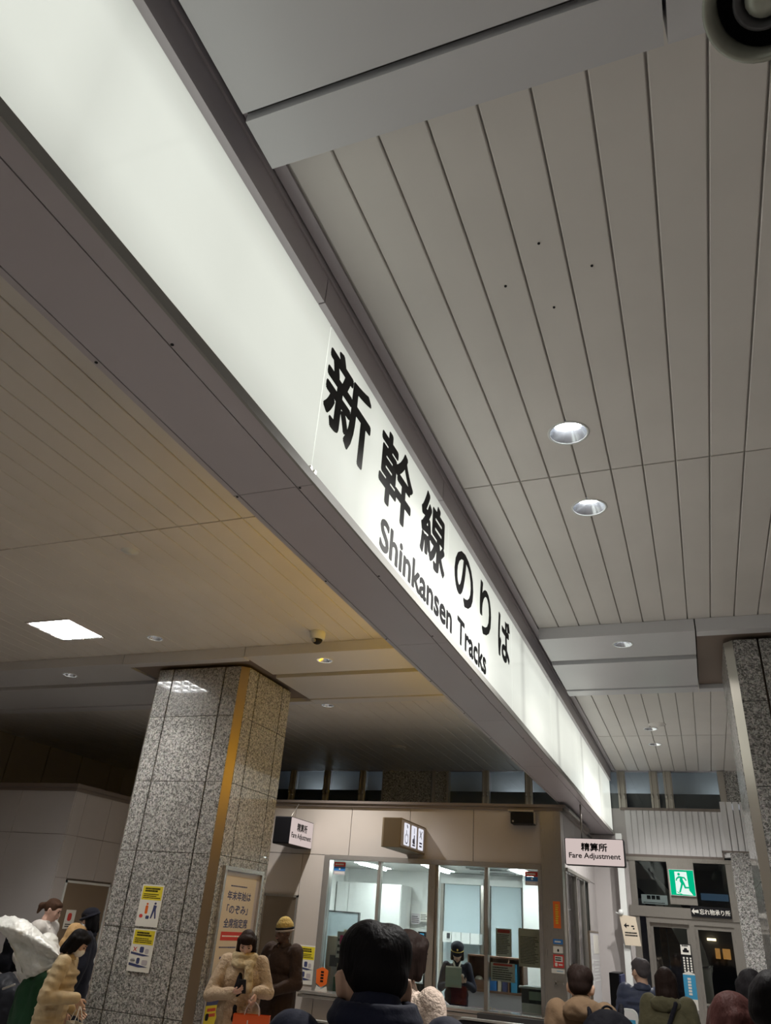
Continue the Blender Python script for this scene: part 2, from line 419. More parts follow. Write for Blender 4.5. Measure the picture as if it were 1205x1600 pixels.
# ------------------------------------------------------------ ceiling slats
def slats(x0, x1, y0, y1, name, z=CEIL):
    mb = MB(); x = x0
    while x < x1 - 0.01:
        e = min(x+0.2, x1)
        a, b = x+0.0045, e-0.0045
        mb.add([(a,y0,z+0.004),(a+0.004,y0,z),(b-0.004,y0,z),(b,y0,z+0.004),(b,y0,z+0.02),(a,y0,z+0.02),
                (a,y1,z+0.004),(a+0.004,y1,z),(b-0.004,y1,z),(b,y1,z+0.004),(b,y1,z+0.02),(a,y1,z+0.02)],
               [(0,1,7,6),(1,2,8,7),(2,3,9,8),(3,4,10,9),(5,0,6,11),(4,5,11,10),(0,5,4,3,2,1),(6,7,8,9,10,11)])
        x += 0.2
    return mb.build(name, M['slat'], **ST)
for (y0, y1) in ((YB, -0.43), (1.50, 4.283), (4.297, 7.10), (9.00, 11.783), (11.797, YF)):
    slats(-1.25, XR, y0, y1, 'ceiling')
    slats(-12.25, -1.75, y0, y1, 'ceiling')
mb = MB(); mb.box(XL, XR, YB, YF, CEIL+0.021, CEIL+0.12); mb.build('ceiling', M['joint'], **ST)
# screw holes in the right ceiling where a sign once hung
for i, (hx, hy) in enumerate(((-0.352,2.327),(-0.146,2.525),(-0.549,2.531),(-0.354,2.735))):
    mb = MB(); mb.cyl((hx,hy,CEIL+0.003),(hx,hy,CEIL-0.004),0.007,0.006,12)
    mb.build('screw_hole', M['ink'], label=['small dark screw hole in the right ceiling slats, uppermost of a diamond of four','small dark screw hole in the right ceiling slats, right corner of a diamond of four','small dark screw hole in the right ceiling slats, left corner of a diamond of four','small dark screw hole in the right ceiling slats, lowest of a diamond of four'][i], cat='screw hole', group='four holes in the right ceiling')

# ------------------------------------------------------------ cross beams clad in grey panels
tn = [0]
def trim(mb, m):
    tn[0] += 1; return mb.build('trim_%d' % tn[0], m, **ST)
def cross_beam(y0, segs, colls):
    zb = CEIL - 0.12
    for (x0, x1) in segs:
        mb = MB()
        mb.box(x0, x1, y0, y0+0.69, zb, CEIL-0.002); trim(mb, M['beam'])
        mb = MB(); mb.box(x0, x1, y0+0.77, y0+1.71, zb-0.02, CEIL-0.002); trim(mb, M['beam'])
        mb = MB(); mb.box(x0, x1, y0+1.735, y0+1.94, zb-0.03, CEIL-0.002); trim(mb, M['beam'])
        mb = MB(); mb.box(x0, x1, y0+0.69, y0+0.77, zb+0.05, CEIL-0.002); mb.box(x0, x1, y0+1.71, y0+1.735, zb+0.02, CEIL-0.002); trim(mb, M['void'])
    for (x0, x1) in colls:
        mb = MB(); mb.box(x0+0.012, x1-0.012, y0, y0+0.13, zb-0.01, CEIL-0.002)
        mb.box(x0+0.012, x1-0.012, y0+1.80, y0+1.94, zb-0.03, CEIL-0.002); trim(mb, M['beam'])
        mb = MB(); mb.box(x0+0.012, x1-0.012, y0+0.13, y0+1.80, zb+0.02, CEIL-0.002); trim(mb, M['recess'])
SEG = [(-1.25, 0.20), (1.99, XR), (-4.65, -1.742), (XL, -6.40)]
cross_beam(7.09, SEG, [(0.20, 1.99), (-6.40, -4.65)])
cross_beam(-0.41, SEG, [(0.20, 1.99), (-6.40, -4.65)])

# ------------------------------------------------------------ granite columns
def column(x0, y0, w, d, zt, lab, cm='bronze'):
    c = 0.08; t = empty('granite_column', (x0+w/2, y0+d/2, 0), lab, 'column')
    g = 0.22     # width of the narrow edge slabs
    def slab_rows(face):
        out = []
        for (a, b) in ((0,0.11),(0.12,0.845),(0.851,1.577),(1.583,2.311),(2.317,3.043),(3.049,3.776),(3.782,zt)):
            out.append((a, b))
        return out
    for z0, z1 in slab_rows(0):
        pass
    core = MB(); core.box(x0+0.05, x0+w-0.05, y0+0.05, y0+d-0.05, 0, zt); core.build('core', M['recess'], t)
    for nm, rng in (('front', None), ('back', None), ('left', None), ('right', None)):
        mb = MB()
        for z0, z1 in slab_rows(0):
            L = (w if nm in ('front','back') else d)
            for a, b in ((c, c+g-0.014), (c+g+0.004, L-c-g-0.004), (L-c-g+0.014, L-c)):
                if nm == 'front': mb.box(x0+a, x0+b, y0, y0+0.03, z0, z1)
                if nm == 'back': mb.box(x0+a, x0+b, y0+d-0.03, y0+d, z0, z1)
                if nm == 'left': mb.box(x0, x0+0.03, y0+a, y0+b, z0, z1)
                if nm == 'right': mb.box(x0+w-0.03, x0+w, y0+a, y0+b, z0, z1)
        mb.build('granite_slab', M['granite'], t)
    for sx, sy in ((0,0),(1,0),(0,1),(1,1)):
        X = x0 if sx == 0 else x0+w; Y = y0 if sy == 0 else y0+d
        dx = 1 if sx == 0 else -1; dy = 1 if sy == 0 else -1
        mb = MB(); mb.prism([(X+dx*0.004, Y+dy*c*0.98), (X+dx*c*0.98, Y+dy*0.004), (X+dx*c, Y+dy*0.03), (X+dx*c*0.72, Y+dy*c*0.72), (X+dx*0.03, Y+dy*c)], 0, zt)
        mb.build('corner_strip', M[cm], t)
    return t
column(-6.09, 7.35, 1.33, 1.21, 4.36, 'massive speckled granite column with bronze corners, yellow light on its right side')
column(0.44, 7.35, 1.33, 1.21, 4.36, 'speckled granite column with metal corner strips at the right edge', 'palemetal')

# ------------------------------------------------------------ the long lit sign beam
sb = empty('illuminated_sign_beam', (-1.53, 6.0, 3.4), 'long suspended lit white sign box with black lettering reading Shinkansen Tracks', 'sign')
XF, XP, XW = -1.335, -1.37, -1.737
Y0, Y1 = -3.64, 14.42
ZB, ZL, ZT, ZF = 3.40, 3.452, 4.32, 4.47
mb = MB(); mb.box(XW+0.03, XP-0.05, Y0, Y1, ZB+0.03, ZF); mb.build('core', M['dark'], sb)
edges = [Y0] + [2.36 + 2*k for k in range(-2, 7)]; edges = sorted(set([e for e in edges if e < Y1])) + [Y1]
for a, b in zip(edges[:-1], edges[1:]):
    mb = MB(); mb.box(XP-0.012, XP, a+0.004, b-0.004, ZL, ZT); mb.build('light_panel', M['sign'], sb, local=False)
jf = [Y0, -1.75, 0.2, 2.21, 4.1, 6.1, 8.1, 10.1, 12.1, Y1]
for a, b in zip(jf[:-1], jf[1:]):
    mb = MB(); mb.box(XF-0.05, XF, a+0.004, b-0.004, ZT-0.006, ZF); mb.build('fascia_panel', M['case'], sb)
mb = MB(); mb.box(XF-0.012, XF, Y0, Y1, ZB, ZB+0.04); mb.box(XP-0.012, XF-0.004, Y0, Y1, ZB+0.03, ZL-0.002)
mb.build('lower_lip', M['lip'], sb)
for i, (x0, x1) in enumerate(((XW, -1.711), (-1.706, -1.426), (-1.421, XF-0.012))):
    mb = MB(); jj = [Y0, 0.35, 2.35, 4.35, 6.35, 8.35, 10.35, 12.35, Y1]
    for a, b in zip(jj[:-1], jj[1:]): mb.box(x0, x1, a+0.0015, b-0.0015, ZB, ZB+0.03)
    mb.build('soffit_panel', M['case'], sb)
mb = MB()
for k in range(-4, 14):
    for x in (-1.412, -1.723):
        yy = 0.5 + 0.62*k*1.5
        if Y0 < yy < Y1: mb.cyl((x, yy, ZB-0.002), (x, yy, ZB+0.004), 0.006, n=10)
mb.build('screws', M['black'], sb)
mb = MB(); mb.box(XW, XW+0.03, Y0, Y1, ZB+0.03, 3.50); mb.box(XW, XW+0.03, Y0, Y1, 4.20, ZF); mb.box(XW, XW+0.03, Y0, 4.0, 3.50, 4.20); mb.box(XW, XW+0.03, 4.0, 9.2, 3.90, 4.20)
mb.build('rear_casing', M['case'], sb)
mb = MB(); mb.box(XW+0.004, XW+0.02, 4.0, 9.2, 3.50, 3.90); mb.build('yellow_rear_panel', M['yellow_sign'], sb, label='yellow backlit rear panel')
mb = MB(); mb.box(XW+0.004, XW+0.02, 9.2, Y1, 3.50, 4.20); mb.build('white_fill_panel', M['sign'], sb, label='added white glowing rear panel')  # glowing panel added to brighten the far ceiling and clerestory
# lettering on the face (u runs along the beam, v up)
fr = F_east(XP, 0, 0)
def face_text(s, a0, a1, b0, b1, bold, nm='lettering'):
    mb = MB(); text(mb, s, fr, a0, a1, b0, b1, 0.0006, 0.0022, bold); return mb.build(nm, M['ink'], sb)
for s, a0, a1, b0, b1, bo in (('新', 2.38, 2.92, 3.785, 4.265, .012), ('幹', 3.075, 3.61, 3.785, 4.265, .012), ('線', 3.78, 4.29, 3.785, 4.27, .012),
                          ('の', 4.52, 5.02, 3.82, 4.235, .011), ('り', 5.22, 5.58, 3.81, 4.24, .011), ('ば', 5.83, 6.28, 3.82, 4.235, .011)):
    face_text(s, a0, a1, b0, b1, bo)
face_text('Shinkansen', 3.16, 4.49, 3.505, 3.695, .007)
face_text('Tracks', 4.62, 5.42, 3.505, 3.695, .007)
# small bright clips at the panel joint
mb = MB(); mb.box(XP, XP+0.012, 2.335, 2.35, 3.455, 3.49); mb.box(XP, XP+0.012, 2.372, 2.387, 3.455, 3.49); mb.build('clips', M['steel'], sb)
# angle trims between the box and the ceiling slats
mb = MB(); mb.box(-1.345, -1.325, YB, YF, ZF+0.002, CEIL+0.03); mb.box(-1.318, -1.262, YB, YF, CEIL+0.004, CEIL+0.02); mb.box(-1.345, -1.335, YB, YF, CEIL-0.01, CEIL+0.02); trim(mb, M['case'])
mb = MB(); mb.box(-1.76, XW-0.002, YB, YF, CEIL-0.03, CEIL+0.02); trim(mb, M['case'])

# ------------------------------------------------------------ far wall with clerestory, ribs and doors
mb = MB(); mb.box(XL, 7.0, YF, YF+0.15, 4.493, 4.62); trim(mb, M['case'])
mb = MB()
mb.box(XL, -8.54, YF, YF+0.15, 0, 4.49)
mb.box(-8.54, -1.15, YF, YF+0.15, 0, 3.86)
mb.box(1.9, 7.0, YF, YF+0.15, 0, 4.49)
mb.build('wall_far', M['panel2'], **ST)
# ribbed white band above the entrance
mb = MB(); x = -1.15
while x < 0.44:
    mb.box(x+0.006, x+0.094, YF-0.02, YF, 3.13, 3.83); x += 0.1
mb.box(-1.15, 1.9, YF, YF+0.15, 3.12, 3.86)
x = 0.40
while x < 0.72:
    mb.box(x+0.006, x+0.094, YF-0.05, YF-0.02, 3.13, 3.99); x += 0.1
mb.build('wall_ribbed', M['rib'], **ST)
mb = MB(); mb.box(-1.22, 0.42, YF-0.03, YF+0.02, 3.83, 3.875); mb.box(-1.2, 0.36, YF-0.03, YF+0.02, 3.09, 3.13); mb.box(0.34,0.36,YF-0.06,YF,3.09,3.22); mb.box(0.34, 0.78, YF-0.06, YF, 3.20, 3.23); trim(mb, M['trim'])
# clerestory windows
M['navywall'] = mat('dark_navy_outer_wall', (0.035, 0.045, 0.07), 0.6)
mb = MB(); mb.box(XL, 3.0, YF+0.9, YF+1.0, 4.0, 5.6); mb.build('wall_glow_backing', M['beam'], **ST)  # grey board added behind the glass, standing in for its pale reflection
for x in (-7.5, -5.5, -3.2, -1.0, 0.6):
    spot(x, YF+0.55, 3.95, 5, 150, 0.8, (0.85, 0.92, 1.0), 0.05, (0, 0.5, 1))  # unseen spots added outside, lighting that board upwards into a gradient
wn = [0]
def clere(x0, x1):
    wn[0] += 1
    mb = MB(); mb.box(x0, x1, YF+0.10, YF+0.12, 3.86, 4.49)
    w = mb.build('window_%d' % wn[0], M['glass'], **ST)
    mb = MB(); mb.box(x0-0.06, x1+0.06, YF+0.30, YF+0.34, 3.70, 4.16); mb.build('outer_sill', M['navywall'], w)
    return w
def clere_post(x, lab):
    t = empty('window_post', (x, YF, 3.86), lab, 'window post', 'metal posts between the clerestory windows')
    mb = MB(); mb.box(x-0.07, x+0.07, YF-0.01, YF+0.05, 3.86, 4.49); mb.box(x-0.05, x-0.03, YF-0.03, YF-0.01, 3.86, 4.49); mb.box(x+0.03, x+0.05, YF-0.03, YF-0.01, 3.86, 4.49)
    mb.build('post', M['palemetal'], t, bevel=0.004)
    mb = MB(); mb.cyl((x-0.04, YF-0.045, 4.02), (x-0.04, YF-0.045, 4.10), 0.016); mb.build('latch', M['steel'], t); mb = MB(); mb.cyl((x+0.04, YF-0.045, 4.02), (x+0.04, YF-0.045, 4.10), 0.016); mb.build('latch', M['steel'], t)
posts = [-9.02, -8.06, -7.12, -6.27+0.0]
cx = [-8.1, -7.28, -6.55, -5.77]
labs = []
px_posts = [at(457,1225,'y',YF).x, at(510,1225,'y',YF).x, at(566,1225,'y',YF).x]
for i, x in enumerate(px_posts):
    clere_post(x, ['bright metal window post nearest the granite column on the left', 'bright metal window post second from the left column', 'bright metal window post just left of the small granite wall slab'][i])
xs = [-8.5] + [x for x in px_posts] + [-5.76]
for a, b in zip(xs[:-1], xs[1:]): clere(a+0.06, b-0.06 if b != -5.76 else b)
for i, p in enumerate((759, 826)):
    x = at(p, 1225, 'y', YF).x; clere_post(x, ['bright metal window post above the middle of the office front', 'bright metal window post at the left edge of the sign beam'][i])
    if i == 0: xa = x
    else: xb = x
clere(-4.38, xa-0.08); clere(xa+0.08, xb-0.08); clere(xb+0.08, -1.74)
x1 = at(972,1235,'y',YF).x; x2 = at(1023,1235,'y',YF).x; x3 = at(1045,1235,'y',YF).x; x4 = at(1124,1235,'y',YF).x
clere_post(x1, 'bright metal window post nearest the far end of the lit sign'); clere_post(x2, 'bright metal window post left of a narrow dark gap, right of the sign'); clere_post(x3, 'bright metal window post right of a narrow dark gap')
clere(-1.72, x1-0.08); clere(x1+0.08, x2-0.08); clere(x2+0.08, x3-0.08); clere(x3+0.08, x4)
mb = MB(); mb.box(-5.74, -4.74, YF-0.02, YF+0.1, 3.86, 4.485); trim(mb, M['granite'])
mb = MB(); mb.box(-4.72, -4.66, YF-0.03, YF+0.1, 3.86, 4.49); mb.box(-5.765, -5.745, YF-0.03, YF+0.1, 3.86, 4.49); mb.box(-4.42,-4.38, YF-0.03, YF+0.1, 3.86, 4.49); trim(mb, M['steel'])
mb = MB(); mb.box(-4.66, -4.42, YF+0.02, YF+0.1, 3.86, 4.49); trim(mb, M['granite'])
mb = MB(); mb.box(x4, x4+0.1, YF-0.04, YF+0.12, 3.86, 4.49); trim(mb, M['steel'])
mb = MB(); mb.box(x4+0.1, 1.9, YF-0.02, YF+0.12, 3.99, 4.49); trim(mb, M['granite'])
# entrance frames, transom glass and doors
mb = MB()
for (a, b) in ((-1.15, -1.05), (0.36, 0.46)): mb.box(a, b, YF-0.02, YF+0.06, 0, 3.09)
mb.box(-1.2, 0.46, YF-0.04, YF+0.06, 2.20, 2.355)
mb.box(-1.2, 0.46, YF-0.03, YF+0.06, 3.03, 3.09); mb.box(-0.30, -0.22, YF-0.02, YF+0.05, 0, 2.2)
mb.box(-0.95, -0.90, YF-0.02, YF+0.05, 0, 2.2); mb.box(-0.9, -0.3, YF-0.02, YF+0.05, 2.12, 2.2); mb.box(-0.22, 0.36, YF-0.02, YF+0.05, 2.12, 2.2)
trim(mb, M['steel'])
mb = MB(); mb.box(-1.05, 0.36, YF+0.01, YF+0.02, 2.355, 3.03)
wn[0] += 1; w = mb.build('window_%d' % wn[0], M['glass'], **ST)
mb = MB(); mb.box(0.46, 0.78, YF-0.12, YF+0.1, 0, 3.20); trim(mb, M['granite'])
mb = MB(); mb.box(0.80, 1.9, YF-0.06, YF+0.1, 0, 3.2); trim(mb, M['beam'])
for i, (a, b) in enumerate(((-0.22, 0.36), (-0.9, -0.3))):
    mb = MB(); 
    for (p, q, r, s) in ((a, a+0.045, 0.02, 2.12), (b-0.045, b, 0.02, 2.12), (a+0.045, b-0.045, 0.02, 0.12), (a+0.045, b-0.045, 2.06, 2.12), (a+0.045, b-0.045, 1.04, 1.07)):
        mb.box(p, q, YF+0.005+0.03*i, YF+0.04+0.03*i, r, s)
    d = mb.build('door_%d' % (i+1), M['steel'], **ST)
    mb = MB(); mb.box(a+0.045, b-0.045, YF+0.015+0.03*i, YF+0.022+0.03*i, 0.12, 2.06); mb.build('door_glass', M['glass'], d)
# night street behind the doors
mb = MB(); mb.box(-3.5, 4.0, 19.6, 19.8, 0, 6.5); mb.build('wall_street', M['dark'], **ST)
for i, (px, py, w, h, mm, lab) in enumerate(((1122,1490,0.17,0.19,'warm_window','orange lit window seen through the right glass door'),
        (1136,1491,0.27,0.19,'warm_window','larger orange lit window seen through the right glass door'),
        (1112,1468,0.32,0.045,'warm_lamp','thin warm strip lamp seen through the right glass door'),
        (982,1512,0.27,0.10,'warm_lamp','round warm street lamp glowing beside the man in the down jacket'),
        (1117,1402,1.0,0.13,'cool_window','dim bluish awning seen through the glass above the doors'))):
    p = at(px, py, 'y', 19.5)
    mb = MB(); mb.box(p.x-w/3.6, p.x+w/3.6, 19.5, 19.58, p.z-h/2, p.z+h/2)
    mb.build(['lit_window','lit_window','strip_lamp','street_lamp','awning'][i], M[mm], label=lab, cat=['window','window','lamp','lamp','awning'][i])
for i, (px, py, w, h, lab) in enumerate(((1000,1470,0.3,1.5,'pale display pillar beyond the left glass door'), (1048,1480,0.35,0.9,'reddish shop display beyond the glass doors'))):
    p = at(px, py, 'y', 17.5)
    mb = MB(); mb.box(p.x-w/2, p.x+w/2, 17.5, 17.7, 0, p.z+h/2); mb.build(['display_pillar','shop_display'][i], M['case'] if i == 0 else M['wood'], bevel=0.01, label=lab, cat=['pillar','display'][i])

# ------------------------------------------------------------ fare office
YO, XS = 10.8, -1.70
PB = MB()
def fpanel(x0, x1, z0, z1, mb=None): (mb or PB).box(x0+0.004, x1-0.004, YO, YO+0.02, z0+0.004, z1-0.004)
jx = [-8.5, -7.55, -6.63, -5.70, -4.76, -3.84, -2.90, -1.97]
for a, b in zip(jx[:-1], jx[1:]): fpanel(a, b, 2.62, 3.29)
fpanel(-5.50, -5.10, 0.0, 2.62); fpanel(-8.5, -6.08, 0.0, 2.62); fpanel(-6.08, -5.50, 2.06, 2.62)
for a, b in ((-5.10, -4.76), (-4.76, -3.84), (-3.84, -2.90), (-2.90, -1.97)): fpanel(a, b, 0.0, 0.90)
PB.build('wall_office_front', M['panel'], **ST)
mb = MB(); mb.box(-8.5, -5.1, YO+0.02, YO+0.1, 0, 3.29); mb.box(-5.1, -1.97, YO+0.02, YO+0.1, 2.6, 3.29); mb.box(-5.1, -1.97, YO+0.02, YO+0.1, 0, 0.9); mb.build('wall_office_core', M['rubber'], **ST)
mb = MB(); mb.box(-6.03, -5.52, YO-0.005, YO+0.018, 0.0, 2.04); d = mb.build('door_3', M['bronze'], **ST)
mb = MB(); mb.box(-6.06, -6.03, YO-0.02, YO+0.015, 0, 2.07); mb.box(-5.52, -5.49, YO-0.02, YO+0.015, 0, 2.07); mb.box(-6.06, -5.49, YO-0.02, YO+0.015, 2.04, 2.07); mb.build('door_frame', M['steel'], d)
# crown trim running round the office
mb = MB()
mb.box(-8.5, -1.62, YO-0.07, YO+0.05, 3.325, 3.36); mb.box(-8.5, -1.66, YO-0.04, YO+0.05, 3.285, 3.325)
mb.box(-1.74, -1.62, YO, 13.3, 3.325, 3.36); mb.box(-1.74, -1.66, YO, 13.3, 3.285, 3.325)
trim(mb, M['trim'])
mb = MB(); mb.box(-8.5, -1.7, YO, YF, 3.30, 3.33); mb.build('ceiling', M['dark'], **ST)
# corner post of steel
mb = MB(); mb.box(-1.97, -1.70, YO-0.02, YO+0.25, 0, 3.285); trim(mb, M['steel'])
# side wall along the passage
mb = MB()
for a, b in ((YO+0.26, 12.1), (12.1, 13.2), (13.2, 14.1)): mb.box(XS-0.02, XS, a+0.004, b-0.004, 2.62, 3.285)
mb.box(XS-0.02, XS, 13.2, 14.1, 0, 2.61); mb.box(XS-0.02, XS, YO+0.26, 13.2, 0, 0.9); mb.box(XS-0.02, XS, 14.108, YF, 0, 3.285)
mb.build('wall_office_side', M['panel2'], **ST)
mb = MB(); mb.box(XS-0.02, -1.30, YF-0.25, YF-0.02, 0, 3.39); mb.build('wall_return', M['panel2'], **ST)
mb = MB(); mb.box(XS-0.01, XS+0.03, YO+0.26, 13.3, 2.58, 2.62)
for y in (11.0, 11.95, 12.75, 13.2): mb.box(XS-0.04, XS+0.01, y, y+0.05, 0.9, 2.58)
mb.box(XS-0.04, XS+0.03, YO+0.26, 13.3, 0.88, 0.93)
trim(mb, M['steel'])
wn[0] += 1; mb = MB(); mb.box(XS-0.03, XS-0.024, YO+0.26, 13.2, 0.93, 2.58); mb.build('window_%d' % wn[0], M['glass'], **ST)
for i, (a, b) in enumerate(((11.05, 11.7), (12.0, 12.72))):
    mb = MB(); mb.box(XS-0.12, XS-0.1, a, b, 0.9, 2.55); mb.build('roller_blind', M['white'], label=['white roller blind inside the office side window, nearer the steel corner post','white roller blind inside the office side window, farther from the steel corner post'][i], cat='blind', group='blinds in the side window')
# white lit post at the end of the beam
mb = MB(); mb.box(-1.29, -1.19, 13.92, 14.02, 0, 3.39); mb.build('white_post', M['white'], label='tall narrow white post under the far end of the lit sign', cat='post')

# front window of the office: frame, mullions, glass, steel sill
t = empty('ticket_window', (-3.54, YO, 0.9), 'wide steel framed office window with sliding panes over a steel counter', 'window')
mb = MB(); mb.box(-5.13, -5.04, YO-0.03, YO+0.12, 0.95, 2.62); mb.box(-5.04, -1.97, YO-0.03, YO+0.12, 2.56, 2.62); mb.box(-2.02, -1.97, YO-0.03, YO+0.12, 0.95, 2.56)
mb.build('frame', M['steelh'], t, bevel=0.004)
for x, w in ((-4.265, 0.045), (-3.48, 0.10), (-2.716, 0.05)):
    mb = MB(); mb.box(x-w/2, x+w/2, YO-0.01, YO+0.09, 0.95, 2.56)
    if w > 0.09: mb.box(x+w/2, x+w/2+0.035, YO+0.02, YO+0.09, 0.95, 2.56)
    mb.build('mullion', M['steel'], t, bevel=0.004)
for a, b in ((-5.04, -4.29), (-4.243, -3.53), (-3.40, -2.741), (-2.691, -2.02)):
    mb = MB(); mb.box(a, b, YO+0.04, YO+0.046, 0.97, 2.56); mb.build('pane', M['glass'], t)
mb = MB(); mb.box(-5.25, -1.9, YO-0.22, YO+0.12, 0.915, 0.95); mb.box(-5.25, -1.9, YO-0.20, YO, 0.87, 0.905); mb.build('counter_shelf', M['steelh'], t, bevel=0.005)
mb = MB(); mb.box(-2.75, -1.95, YO-0.30, YO-0.22, 0.86, 0.93); mb.build('counter_tray', M['dark'], t)

# inside of the office
mb = MB(); mb.box(-6.3, -1.8, YO+0.12, YF, 2.68, 2.74); mb.build('ceiling', M['office'], **ST)
mb = MB(); mb.box(-6.3, -1.8, YF-0.06, YF-0.01, 0, 2.7); mb.box(-6.35, -6.3, YO+0.1, YF, 0, 2.7); mb.build('wall_inner', M['office'], **ST)

# ============================================================ fittings on the ceiling
CUTS = []
M['mirror'] = mat('satin_reflector', (0.80, 0.82, 0.86), 0.22, 1.0)
M['olive'] = mat('brown_sign_case', (0.19, 0.145, 0.09), 0.5)
def downlight(x, y, z, lab, r=0.125, deep=0.085):
    CUTS.append((x, y, z, r-0.012))
    t = empty('downlight', (x, y, z), lab, 'ceiling light', 'round recessed downlights')
    mb = MB(); mb.lathe([(r-0.014, 0.012), (r-0.014, -0.004), (r-0.002, -0.005), (r, 0.0)], (x, y, z)); mb.build('rim', M['white'], t)
    mb = MB(); mb.lathe([(r-0.015, 0.001), (r-0.035, deep*0.5), (r*0.55, deep)], (x, y, z)); mb.build('reflector', M['mirror'], t)
    mb = MB(); mb.lathe([(0.0, deep-0.02), (r*0.40, deep-0.016), (r*0.56, deep-0.004)], (x, y, z)); mb.build('lamp', M['lamp'], t)

for (x, y, z, p, lab) in DOWNLIGHTS:
    downlight(x, y, z, lab, 0.125 if abs(x+0.45) < 0.01 and y < 6 else 0.10)

def square_light(x, y, lab):
    t = empty('square_louvre_light', (x, y, CEIL), lab, 'ceiling light'); h = 0.30
    mb = MB(); z0 = CEIL-0.006
    mb.box(x-h-0.012, x+h+0.012, y-h-0.012, y-h, z0, CEIL+0.016); mb.box(x-h-0.012, x+h+0.012, y+h, y+h+0.012, z0, CEIL+0.016)
    mb.box(x-h-0.012, x-h, y-h, y+h, z0, CEIL+0.016); mb.box(x+h, x+h+0.012, y-h, y+h, z0, CEIL+0.016)
    mb.build('rim', M['steel'], t)
    mb = MB(); mb.box(x-h, x+h, y-h, y+h, CEIL+0.040, CEIL+0.045); mb.build('lamp_panel', M['louvre_lamp'], t)
    mb = MB()
    for i in range(5):
        a = -h + 2*h*i/4; b = min(max(a, -h+0.006), h-0.006); mb.box(x+b-0.006, x+b+0.006, y-h, y+h, CEIL, CEIL+0.036)
    for i in range(4):
        a = -h + 2*h*i/3; b = min(max(a, -h+0.02), h-0.008); mb.box(x-h, x+h, y+b-0.008, y+b+0.008, CEIL, CEIL+0.034)
    mb.build('louvre', M['mirror'], t)
SQLAB = ['bright square louvred light panel in the left ceiling', 'square louvred light panel in the left ceiling nearer the camera, seen only as a reflection']
for i, (x, y) in enumerate(SQUARES):
    square_light(x, y, SQLAB[i])

# cut the round and square openings in the slats and beam panels
dg = bpy.context.evaluated_depsgraph_get()
def bbox(o):
    c = [o.matrix_world @ Vector(q) for q in o.bound_box]
    return [min(p[i] for p in c) for i in range(3)], [max(p[i] for p in c) for i in range(3)]
bpy.context.view_layer.update()
targets = [o for o in bpy.data.objects if o.type == 'MESH' and o.parent is None and (o.name.startswith('ceiling') or o.name.startswith('trim')) and o.location.z > 4.2]
holes = [(x, y, z, r, 0) for (x, y, z, r) in CUTS] + [(x, y, CEIL, 0.30, 1) for (x, y) in SQUARES]
for o in targets:
    lo, hi = bbox(o); mb = MB(); n = 0
    for (x, y, z, r, sq) in holes:
        if lo[0] < x+r and hi[0] > x-r and lo[1] < y+r and hi[1] > y-r and lo[2] < z+0.25:
            n += 1
            if sq: mb.box(x-r, x+r, y-r, y+r, z-0.1, z+0.3)
            else: mb.cyl((x, y, z-0.1), (x, y, z+0.3), r, n=36, smooth=False)
    if not n: continue
    c = mb.build('cutter', M['black'])
    md = o.modifiers.new('cut', 'BOOLEAN'); md.operation = 'DIFFERENCE'; md.solver = 'EXACT'; md.object = c; md.use_self = False
    dg = bpy.context.evaluated_depsgraph_get(); me = bpy.data.meshes.new_from_object(o.evaluated_get(dg))
    o.modifiers.clear(); o.data = me; bpy.data.objects.remove(c)

def disc(x, y, z, r, name, lab, cat, m='white'):
    mb = MB(); mb.lathe([(0, -0.016), (r*0.45, -0.016), (r*0.5, -0.010), (r*0.88, -0.008), (r, -0.002), (r, 0.004)], (x, y, z)); return mb.build(name, M[m], label=lab, cat=cat)
p = at(203, 861, 'z', CEIL); s = disc(p.x, p.y, CEIL, 0.075, 'ceiling_sensor', 'small round cream sensor on the left ceiling slats above the square light', 'sensor')
p = at(620, 1167, 'z', CEIL); disc(p.x, p.y, CEIL, 0.16, 'ceiling_speaker', 'flat round grey speaker cover on the dark ceiling behind the sign beam', 'speaker', 'slat')
p = at(1027, 1132, 'z', CEIL); disc(p.x, p.y, CEIL, 0.12, 'ceiling_cover', 'flat round cover beside the far pair of downlights on the right', 'cover', 'slat')
p = at(1136, 1186, 'z', CEIL)
# dome camera
c = at(501, 1000, 'z', 4.44); c.y -= 0.0
t = empty('security_camera', (c.x, c.y-0.08, CEIL), 'small white dome security camera on the left ceiling just before the cross beam', 'camera')
cx_, cy_ = c.x, c.y-0.08
mb = MB(); mb.lathe([(0.0, 0.0), (0.082, 0.0), (0.085, -0.01), (0.078, -0.075), (0.066, -0.085), (0.0, -0.085)], (cx_, cy_, CEIL)); mb.build('housing', M['white'], t)
mb = MB(); mb.ell((cx_, cy_, CEIL-0.078), (0.060, 0.060, 0.058)); mb.build('dome', M['black'], t)
mb = MB(); mb.cyl((cx_-0.01, cy_-0.04, CEIL-0.10), (cx_-0.012, cy_-0.066, CEIL-0.115), 0.022, 0.02); mb.build('lens', M['steel'], t)

